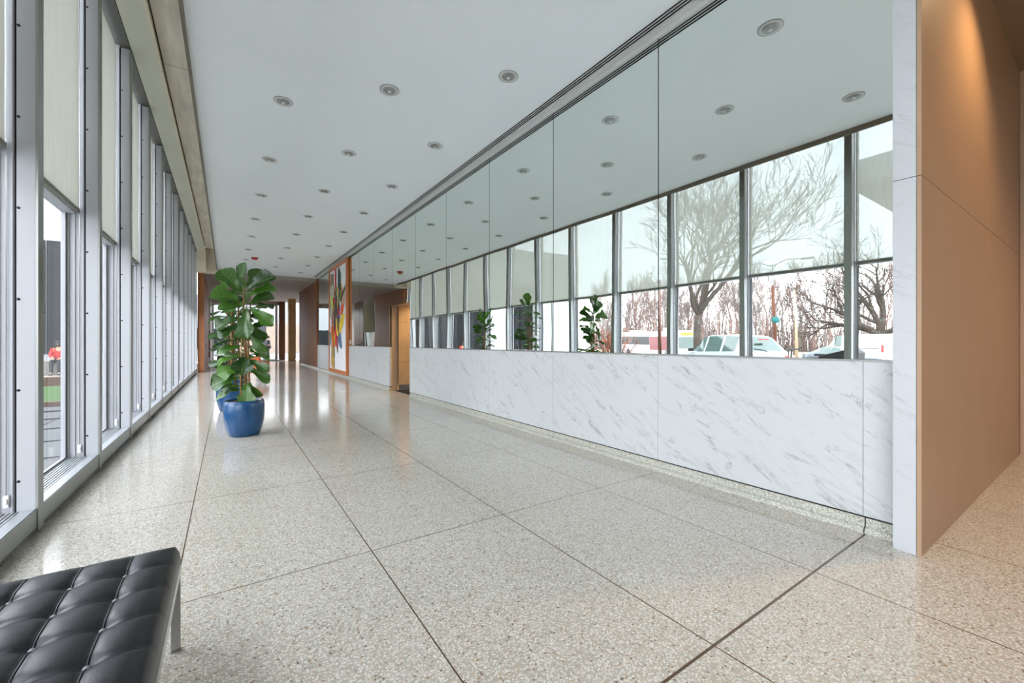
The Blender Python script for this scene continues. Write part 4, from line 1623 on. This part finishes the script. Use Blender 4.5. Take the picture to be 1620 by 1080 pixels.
def car(name, label, cat, loc, rz, stations, body, glass_cols, rear_col=None, wheels=(), wr=0.33, half=0.9, windrows=None, extras=None, scale=1.0):
    """stations: list of (x, belt z, roof z, roof half width); front is +x. windrows: set of station intervals that are side glass,
    glass_cols: intervals whose top strip is glass (windscreen, rear window)"""
    t = thing(name, label, cat, loc, rz)
    rows = []
    for (x, zb, zr, rw) in stations:
        e = 1.0
        if x <= stations[0][0] + 0.01 or x >= stations[-1][0] - 0.01:
            e = 0.90
        rows.append([(0.0, 0.22), (half * e * 0.94, 0.22), (half * e, 0.45), (half * e * 1.0, zb * 0.75 + 0.1), (half * e * 0.965, zb), (rw, zr - 0.02), (rw * 0.85, zr + 0.005), (0, zr + 0.03)])
    bod, gls = MB(), MB()
    nR = len(rows[0])
    def V(mb, i, j, s_, off=0.0):
        y, z = rows[i][j]
        return mb.bm.verts.new((stations[i][0], s_ * (y + (off if j > 0 else 0)), z))
    for s_ in (-1, 1):
        grid = [[V(bod, i, j, s_) for j in range(nR)] for i in range(len(rows))]
        for i in range(len(rows) - 1):
            for j in range(nR - 1):
                if (j == 4 and i in windrows):
                    tgt = 1
                elif (j in (5, 6) and i in glass_cols) or (j == 4 and i in glass_cols and i not in windrows and False):
                    tgt = 1
                else:
                    tgt = 0
                f = bod.bm.faces.new((grid[i][j], grid[i + 1][j], grid[i + 1][j + 1], grid[i][j + 1]))
                f.material_index = tgt
                f.smooth = (tgt == 0)
        for i in (0, len(rows) - 1):
            bod.bm.faces.new(grid[i])
    bmesh.ops.remove_doubles(bod.bm, verts=bod.bm.verts, dist=0.001)
    # split glass into its own mesh
    gf = [f for f in bod.bm.faces if f.material_index == 1]
    for f in gf:
        gls.bm.faces.new([gls.bm.verts.new(v.co) for v in f.verts])
    bmesh.ops.delete(bod.bm, geom=gf, context='FACES')
    bod.build('body', body, t)
    bmesh.ops.remove_doubles(gls.bm, verts=gls.bm.verts, dist=0.001)
    gls.build('window_glass', M_cglass, t)
    for x in wheels:
        for s_ in (-1, 1):
            q = MB()
            wheel(q, x, s_ * (half - 0.10), wr, 0.22)
            wo = q.build('wheel', M_tyre, t)
            q = MB()
            q.lathe([(0, 0), (wr * 0.6, 0), (wr * 0.6, 0.015), (0, 0.03)], (x, s_ * (half + 0.005), wr), 18, axis=(0, s_, 0))
            q.build('hubcap', M_hub, wo)
    if extras:
        extras(t)
    t.scale = (scale,) * 3
    return t


def suv_extras(t):
    q = MB()
    q.obox((-2.13, 0, 1.47), (0.04, 0, 0), (0, 0.18, 0), (0, 0, 0.02))
    q.build('brake_light', M_tail, t)
    for s_ in (-1, 1):
        q = MB()
        q.box(-2.32, -2.16, s_ * 0.80 - 0.10, s_ * 0.80 + 0.10, 0.66, 0.86)
        q.build('tail_light', M_tail, t, bevel=0.02)
        q = MB()
        q.box(0.75, 0.92, s_ * 0.99 - 0.1, s_ * 0.99 + 0.1, 0.98, 1.12)
        q.build('side_mirror', M_black, t, bevel=0.03)
    q = MB()
    q.tube([(-2.31, 0.0, 1.02), (-2.24, -0.22, 1.10), (-2.20, -0.5, 1.12)], [0.016, 0.012, 0.008], 6)
    q.build('wiper', M_black, t)
    q = MB()
    q.tube([(-1.2, 0.0, 1.62), (-1.5, 0, 1.82)], [0.008, 0.005], 5)
    q.build('antenna', M_black, t)


suv_st = [(-2.32, 0.80, 0.86, 0.70), (-2.26, 0.98, 1.02, 0.78), (-1.86, 1.02, 1.54, 0.66), (-1.72, 1.02, 1.60, 0.66), (-1.0, 1.0, 1.645, 0.67), (-0.9, 1.0, 1.65, 0.67), (0.0, 0.98, 1.64, 0.66),
          (0.08, 0.98, 1.635, 0.66), (0.45, 0.97, 1.55, 0.64), (1.12, 0.97, 1.03, 0.72), (1.9, 0.90, 0.93, 0.70), (2.25, 0.74, 0.76, 0.62), (2.35, 0.62, 0.64, 0.55)]
car('white_suv', 'white parked hatchback with rear wiper and greenish windows, nearest car', 'car', (-11.0, 9.8, gz(-11.2)), radians(112), suv_st, M_cwhite, {1, 8}, wheels=(-1.4, 1.42), wr=0.34,
    half=0.93, windrows={3, 5, 7, 8}, extras=suv_extras)
sed_st = [(-2.35, 0.70, 0.74, 0.66), (-2.28, 0.86, 0.92, 0.72), (-1.75, 0.92, 1.02, 0.70), (-0.95, 0.93, 1.40, 0.58), (-0.85, 0.93, 1.42, 0.58), (-0.05, 0.93, 1.45, 0.60), (0.03, 0.93, 1.45, 0.60),
          (0.45, 0.92, 1.38, 0.58), (1.15, 0.92, 0.98, 0.70), (1.9, 0.84, 0.86, 0.68), (2.2, 0.72, 0.74, 0.62), (2.32, 0.60, 0.62, 0.55)]
car('silver_sedan', 'silver grey sedan driving in front of the white van', 'car', (-29.3, 11.6, -0.5), radians(-65), sed_st, M_csilver, {2, 7}, wheels=(-1.4, 1.4), wr=0.32, half=0.9,
    windrows={3, 4, 6, 7})
car('parked_car', 'white car partly hidden in front of the bus', 'car', (-25.5, 17.8, -0.48), radians(115), sed_st, M_cwhite, {2, 7}, wheels=(-1.4, 1.4), wr=0.32, half=0.9,
    windrows={3, 4, 6, 7})


def van_extras(t):
    for s_ in (-1, 1):
        q = MB()
        q.box(-2.98, -2.88, s_ * 0.93 - 0.07, s_ * 0.93 + 0.07, 1.0, 1.6)
        q.build('tail_light', M_tail, t, bevel=0.02)
    q = MB()
    for s_ in (-1, 1):
        q.box(-2.7, 1.2, s_ * 1.005 - 0.015, s_ * 1.005 + 0.015, 1.28, 1.31)
    q.build('side_rail', M_csilver, t)


van_st = [(-2.95, 1.5, 2.30, 0.86), (-2.85, 1.55, 2.48, 0.88), (0.5, 1.5, 2.52, 0.88), (0.6, 1.5, 2.51, 0.88), (1.15, 1.4, 2.42, 0.84), (1.35, 1.38, 2.30, 0.80), (2.15, 1.25, 1.35, 0.82), (2.75, 1.0, 1.04, 0.78), (2.95, 0.75, 0.78, 0.7)]
car('cargo_van', 'tall white cargo van with red tail light', 'van', (-37.6, 13.0, -0.55), radians(115), van_st, M_cwhite, {5}, wheels=(-1.9, 1.9), wr=0.36, half=1.0, windrows={3, 4}, extras=van_extras)

# bus
bus = thing('city_bus', 'white and dark red city bus with yellow destination sign', 'bus', (-36.3, 32.4, -0.55), radians(-65))
q = MB()
q.prism([(-7.4, 0.35), (7.2, 0.35), (7.4, 0.9), (7.25, 2.95), (7.1, 3.05), (-7.3, 3.05), (-7.4, 2.9)], lambda p_, t_: (p_[0], t_, p_[1]), -1.27, 1.27)
q.build('body', M_cwhite, bus, bevel=0.05)
q = MB()
for s_ in (-1, 1):
    q.box(-6.9, 1.0, s_ * 1.28 - 0.01, s_ * 1.28 + 0.01, 1.45, 2.45)
q.build('side_window', simple('bus_window', (22, 26, 30), 0.3, spec=0.2), bus)
q = MB()
for s_ in (-1, 1):
    q.box(1.1, 6.9, s_ * 1.285 - 0.01, s_ * 1.285 + 0.01, 0.9, 2.45)
q.build('red_panel', M_busred, bus)
q = MB()
q.obox((7.37, 0, 1.75), (0.01, 0, 0), (0, 1.15, 0), (-0.035, 0, 0.60))
for s_ in (-1, 1):
    q.box(6.0, 6.9, s_ * 1.295 - 0.01, s_ * 1.295 + 0.01, 1.3, 2.3)
q.build('windscreen', M_cglass, bus)
q = MB()
q.obox((7.30, 0, 2.66), (0.02, 0, 0), (0, 0.85, 0), (-0.01, 0, 0.16))
q.build('destination_sign', M_amber, bus)
q = MB()
q.box(3.2, 4.2, -0.7, 0.7, 3.04, 3.45)
q.box(-5, -3.5, -0.8, 0.8, 3.04, 3.3)
q.build('roof_unit', M_cwhite, bus, bevel=0.04)
for x in (-4.6, 4.9):
    for s_ in (-1, 1):
        q = MB()
        wheel(q, x, s_ * 1.12, 0.48, 0.3)
        q.build('wheel', M_tyre, bus)

# bicycle with a black cargo box
bk = thing('cargo_bicycle', 'black bicycle with a sloping cargo box parked outside', 'bicycle', (-4.15, 4.08, gz(-4.15)), radians(98))
for x in (-0.52, 0.52):
    q = MB()
    n = 36
    q.tube([(x + 0.33 * cos(2 * pi * k / n), 0, 0.35 + 0.33 * sin(2 * pi * k / n)) for k in range(n + 1)], 0.02, 7, caps=False)
    for k in range(14):
        a_ = 2 * pi * k / 14
        q.tube([(x, 0, 0.35), (x + 0.32 * cos(a_), 0, 0.35 + 0.32 * sin(a_))], 0.002, 3, caps=False)
    q.build('wheel', M_tyre, bk)
q = MB()
for a_, b_ in (((0.52, 0, 0.35), (0.40, 0, 0.95)), ((0.42, 0, 0.85), (-0.05, 0, 0.35)), ((0.42, 0, 0.88), (-0.2, 0, 0.82)), ((-0.05, 0, 0.33), (-0.24, 0, 0.98)),
               ((-0.52, 0, 0.35), (-0.05, 0, 0.33)), ((-0.52, 0, 0.35), (-0.2, 0, 0.80))):
    q.tube([a_, b_], 0.016, 7)
q.build('bicycle_frame', M_black, bk)
q = MB()
q.tube([(0.40, 0, 0.95), (0.39, 0, 1.12)], 0.014, 7)
q.tube([(0.33, -0.30, 1.17), (0.40, -0.26, 1.12), (0.42, 0, 1.11), (0.40, 0.26, 1.12), (0.33, 0.30, 1.17)], 0.016, 8)
q.tube([(0.45, 0.2, 1.12), (0.48, 0.22, 1.24)], 0.006, 5)
q.build('handlebar', M_black, bk)
q = MB()
q.obox((-0.25, 0, 1.0), (0.13, 0, 0.0), (0, 0.07, 0), (0, 0, 0.025))
q.build('saddle', M_black, bk, bevel=0.02)
q = MB()
q.prism([(-0.95, 0.72), (-0.33, 0.72), (-0.30, 0.98), (-0.88, 1.14), (-0.98, 1.06)], lambda p_, t_: (p_[0], t_, p_[1]), -0.24, 0.24)
q.build('cargo_box', M_black, bk, bevel=0.012)
q = MB()
q.tube([(-0.52, 0.1, 0.35), (-0.6, 0.1, 0.72)], 0.008, 5)
q.tube([(-0.52, -0.1, 0.35), (-0.6, -0.1, 0.72)], 0.008, 5)
q.build('rack', M_black, bk)

# posts and poles
t = thing('utility_pole', 'rust-brown pole with a cyan round sign and pasted notices', 'pole', (-23.4, 13.2, gz(-23.4)))
q = MB()
q.tube([(0, 0, -0.2), (0.05, 0, 5.4)], [0.11, 0.08], 10)
q.build('shaft', M_pole, t)
q = MB()
q.lathe([(0, 0), (0.22, 0), (0.22, 0.03), (0, 0.03)], (0.12, -0.12, 3.15), 24, axis=(0.95, -0.3, 0))
q.build('sign_plate', M_cyan, t)
q = MB()
for z in (1.6, 1.95, 2.3, 2.6):
    q.obox((0.11, -0.02, z), (0.012, 0, 0), (0, 0.12, 0), (0, 0, 0.10))
q.build('notice', M_woodred, t)
q = MB()
q.tube([(0.05, 0, 5.3), (0.05, 0, 6.9)], 0.04, 8)
for s_ in (-1, 1):
    q.tube([(0.05, 0, 6.7), (0.05, s_ * 0.8, 7.05), (0.05, s_ * 1.7, 6.95)], [0.035, 0.03, 0.03], 7)
    q.obox((0.05, s_ * 1.95, 6.93), (0.1, 0, 0), (0, 0.32, 0), (0, 0, 0.05))
q.build('lamp_arm', M_galv, t)
t = thing('sign_post', 'slim dark pole standing before the red part of the bus', 'pole', (-11.6, 13.5, gz(-11.6)))
q = MB()
q.tube([(0, 0, -0.2), (0, 0, 4.6)], [0.07, 0.05], 10)
q.build('shaft', M_woodred, t)
t = thing('street_lamp', 'pale slender lamp post beyond the mossy tree side', 'street lamp', (-44, 20.2, -0.55))
q = MB()
q.tube([(0, 0, 0), (0, 0, 7.5)], [0.16, 0.09], 8)
q.build('shaft', simple('tan_pole', (176, 150, 118), 0.7), t)
q = MB()
q.tube([(0, 0, 7.4), (0.9, 0, 7.8), (1.8, 0, 7.8)], 0.05, 6)
q.build('lamp_arm', M_galv, t)
t = thing('notice_board', 'small white notice on posts beside the large bare tree', 'sign', (-14.6, 12.2, gz(-14.6)), radians(-40))
q = MB()
q.box(-0.02, 0.02, -0.25, 0.25, 1.05, 1.5)
q.build('sign_plate', M_white, t)
q = MB()
q.tube([(-0.02, 0, -0.1), (-0.02, 0, 1.4)], 0.025, 8)
q.build('post', M_galv, t)
# park fence
t = thing('park_fence', 'low dark railing along the park behind the cars', 'fence', (0, 0, 0))
q = MB()
for (z) in (0.35, 0.62):
    q.tube([(-46.5, -10, z), (-46.5, 70, z)], 0.03, 5)
q.build('rail', M_black, t)
q = MB()
for i in range(41):
    q.tube([(-46.5, -10 + 2 * i, -0.6), (-46.5, -10 + 2 * i, 0.72)], 0.045, 5)
q.build('post', M_black, t)
tag(t)

# rusty winter shrub close to the window
t = thing('winter_shrub', 'small shrub with rusty orange dry leaves outside the windows', 'shrub', (-4.0, 9.7, gz(-4)))
q = MB()
rs = random.Random(3)
tips = []
for i in range(60):
    a_ = rs.random() * 6.28
    e = rs.uniform(0.25, 0.75)
    h = rs.uniform(1.0, 1.75)
    tip = Vector((cos(a_) * e, sin(a_) * e * 1.2, h))
    q.tube([(0, 0, 0), tip * 0.55 + Vector((0, 0, 0.15)), tip], [0.012, 0.007, 0.003], 4, caps=False)
    tips.append(tip)
q.build('branches', M_pole, t)
q = MB()
for tip in tips:
    for k in range(9):
        p_ = tip * rs.uniform(0.6, 1.02) + Vector((rs.uniform(-.07, .07), rs.uniform(-.07, .07), rs.uniform(-.05, .05)))
        leaf(q, p_, (rs.uniform(-1, 1), rs.uniform(-1, 1), rs.uniform(-.3, 1)), (rs.uniform(-1, 1), rs.uniform(-1, 1), 1), 0.06, 0.03, petiole=0, seed=k)
q.build('foliage', M_bush, t, fix=False)


# ------------------------------------------------------------------ people
def skinned(name, verts, edges, mat, parent, sub=1, root=0):
    me = bpy.data.meshes.new(name)
    me.from_pydata([v[0] for v in verts], edges, [])
    me.materials.append(mat)
    o = bpy.data.objects.new(name, me)
    COL.objects.link(o)
    o.parent = parent
    md = o.modifiers.new('skin', 'SKIN')
    md.use_smooth_shade = True
    if not me.skin_vertices:
        return o
    for i, v in enumerate(verts):
        r = v[1]
        me.skin_vertices[0].data[i].radius = (r, r) if not isinstance(r, tuple) else r
        me.skin_vertices[0].data[i].use_root = (i == root)
    sb = o.modifiers.new('subd', 'SUBSURF')
    sb.levels = sb.render_levels = sub
    return o


def person(label, loc, rz, J, coat, bag=None, hair_len=0.0):
    t = thing('person', label, 'person', loc, rz)
    # joints: pelvis, waist, chest, neck, head; per side: shoulder, elbow, wrist, hip, knee, ankle, toe
    vs, es = [], []
    def add(p, r):
        vs.append((p, r))
        return len(vs) - 1
    pel = add(J['pelvis'], (0.14, 0.11))
    wa = add(J['waist'], (0.13, 0.10))
    ch = add(J['chest'], (0.15, 0.11))
    nk = add(J['neck'], 0.055)
    nh = add(J['neck2'], 0.05)
    es += [(pel, wa), (wa, ch), (ch, nk), (nk, nh)]
    h1 = add(tuple(Vector(J['head']) - Vector((0, 0, 0.05))), (0.07, 0.075))
    h2 = add(tuple(Vector(J['head']) + Vector((0, 0, 0.03))), (0.078, 0.09))
    h3 = add(tuple(Vector(J['head']) + Vector((0, 0, 0.10))), (0.05, 0.06))
    es += [(nh, h1), (h1, h2), (h2, h3)]
    tv, te = [(J['pelvis'], (0.155, 0.125))], []
    cv, cE = [(J['pelvis'], (0.17, 0.14)), (J['waist'], (0.155, 0.125)), (J['chest'], (0.175, 0.135)), (tuple((Vector(J['chest']) + Vector(J['neck'])) / 2), (0.10, 0.08))], [(0, 1), (1, 2), (2, 3)]
    for s_ in ('L', 'R'):
        sh, el, wr = (add(J[k + s_], r) for k, r in (('shoulder', 0.055), ('elbow', 0.042), ('wrist', 0.028)))
        es += [(ch, sh), (sh, el), (el, wr)]
        wd = (Vector(J['wrist' + s_]) - Vector(J['elbow' + s_])).normalized()
        pm_ = add(tuple(Vector(J['wrist' + s_]) + wd * 0.06), (0.035, 0.018))
        es.append((wr, pm_))
        sx = Vector((0, 1, 0)) if abs(wd.y) < 0.8 else Vector((1, 0, 0))
        for f_ in range(4):
            b_ = add(tuple(Vector(J['wrist' + s_]) + wd * 0.10 + sx * (f_ - 1.5) * 0.018), 0.009)
            c_ = add(tuple(Vector(J['wrist' + s_]) + wd * (0.155 + 0.01 * (1 if f_ in (1, 2) else 0)) + sx * (f_ - 1.5) * 0.02), 0.008)
            es += [(pm_, b_), (b_, c_)]
        th = add(tuple(Vector(J['wrist' + s_]) + wd * 0.08 + sx * 0.05), 0.010)
        es.append((pm_, th))
        hp, kn, an, to = (add(J[k + s_], r) for k, r in (('hip', 0.085), ('knee', 0.058), ('ankle', 0.038), ('toe', 0.032)))
        es += [(pel, hp), (hp, kn), (kn, an), (an, to)]
        n0 = len(tv)
        tv += [(J['hip' + s_], 0.10), (J['knee' + s_], 0.075), (J['ankle' + s_], 0.06)]
        te += [(0, n0), (n0, n0 + 1), (n0 + 1, n0 + 2)]
        n0 = len(cv)
        cv += [(J['shoulder' + s_], 0.072), (J['elbow' + s_], 0.058), (J['wrist' + s_], 0.042)]
        cE += [(2, n0), (n0, n0 + 1), (n0 + 1, n0 + 2)]
        q = MB()
        a_, b_ = Vector(J['ankle' + s_]), Vector(J['toe' + s_])
        q.tube([a_ + (a_ - b_).normalized() * 0.05 - Vector((0, 0, 0.03)), a_ - Vector((0, 0, 0.03)), b_], [0.04, 0.05, 0.035], 10)
        q.build('shoe', M_black, t)
    skinned('body', vs, es, M_skin, t)
    skinned('trousers', tv, te, M_trous, t)
    skinned('coat', cv, cE, coat, t)
    q = MB()
    c_ = Vector(J['head']) + Vector((-0.012, 0, 0.035))
    n = 14
    prof_ = []
    for k in range(9):
        a_ = pi / 2 * k / 8
        prof_.append((0.098 * cos(a_), 0.115 * sin(a_)))
    prof_ = [(0.075, -0.08 - hair_len), (0.095, -0.04)] + prof_
    q.lathe(prof_, c_, n)
    q.build('hair', M_hair, t)
    q = MB()
    h = Vector(J['head'])
    q.obox(h + Vector((0.098, 0, 0.0)), (0.012, 0, 0), (0, 0.010, 0), (0, 0, 0.022))
    q.build('nose', M_skin, t)
    return t


stand = dict(pelvis=(0, 0, 0.93), waist=(0, 0, 1.08), chest=(0, 0, 1.30), neck=(0, 0, 1.45), neck2=(0.01, 0, 1.50), head=(0.02, 0, 1.59),
             shoulderL=(0, 0.17, 1.38), elbowL=(0.0, 0.23, 1.12), wristL=(0.10, 0.20, 0.92), shoulderR=(0, -0.17, 1.38), elbowR=(-0.02, -0.24, 1.12), wristR=(0.08, -0.22, 0.90),
             hipL=(0, 0.09, 0.88), kneeL=(0.03, 0.10, 0.50), ankleL=(0.0, 0.10, 0.09), toeL=(0.15, 0.12, 0.035),
             hipR=(0, -0.09, 0.88), kneeR=(0.04, -0.10, 0.50), ankleR=(-0.02, -0.10, 0.09), toeR=(0.13, -0.12, 0.035))
person('person in a long black coat standing outside the far glass doors', (2.62, 36.9, 0.0), radians(160), stand, M_coat)
sit = dict(pelvis=(0, 0, 0.56), waist=(0.02, 0, 0.72), chest=(0.06, 0, 0.94), neck=(0.08, 0, 1.08), neck2=(0.09, 0, 1.13), head=(0.12, 0, 1.21),
           shoulderL=(0.06, 0.17, 1.02), elbowL=(0.12, 0.22, 0.78), wristL=(0.32, 0.12, 0.68), shoulderR=(0.06, -0.17, 1.02), elbowR=(0.12, -0.22, 0.78), wristR=(0.32, -0.12, 0.68),
           hipL=(0.05, 0.09, 0.55), kneeL=(0.45, 0.11, 0.55), ankleL=(0.45, 0.11, 0.09), toeL=(0.60, 0.12, 0.035),
           hipR=(0.05, -0.09, 0.55), kneeR=(0.45, -0.11, 0.55), ankleR=(0.45, -0.11, 0.09), toeR=(0.60, -0.12, 0.035))
person('person in a red jacket sitting on the ledge outside the left window', (-5.45, 23.62, -0.06), radians(-90), sit, M_redcoat, hair_len=0.06)

# plaza building beyond the far doors
t = thing('plaza_building', 'low pale building with a timber wall beyond the far doors', 'building', (0, 52, 0))
q = MB()
q.box(-9, 26, 0, 8, -0.1, 6.0)
q.build('wall', simple('plaza_wall', (128, 130, 132), 0.8), t)
q = MB()
q.box(1.0, 7.5, -0.1, 0.0, 0.0, 3.2)
q.build('timber_panel', simple('pale_timber', (136, 120, 106), 0.7, var=0.08, scale=3), t)
q = MB()
q.box(-8, 2.4, -0.06, 0.0, 0.6, 2.6)
q.build('window', M_wingdark, t)
q = MB()
q.box(1.65, 2.5, 36.6, 37.3, 0, 3.2) if False else q.box(2.0, 2.7, 40.2, 40.9, -0.1, 2.6)
tag(q.build('stone_block', simple('grey_block', (58, 60, 62), 0.8)), 'grey block pillar outside beyond the fig leaves', 'block pillar')
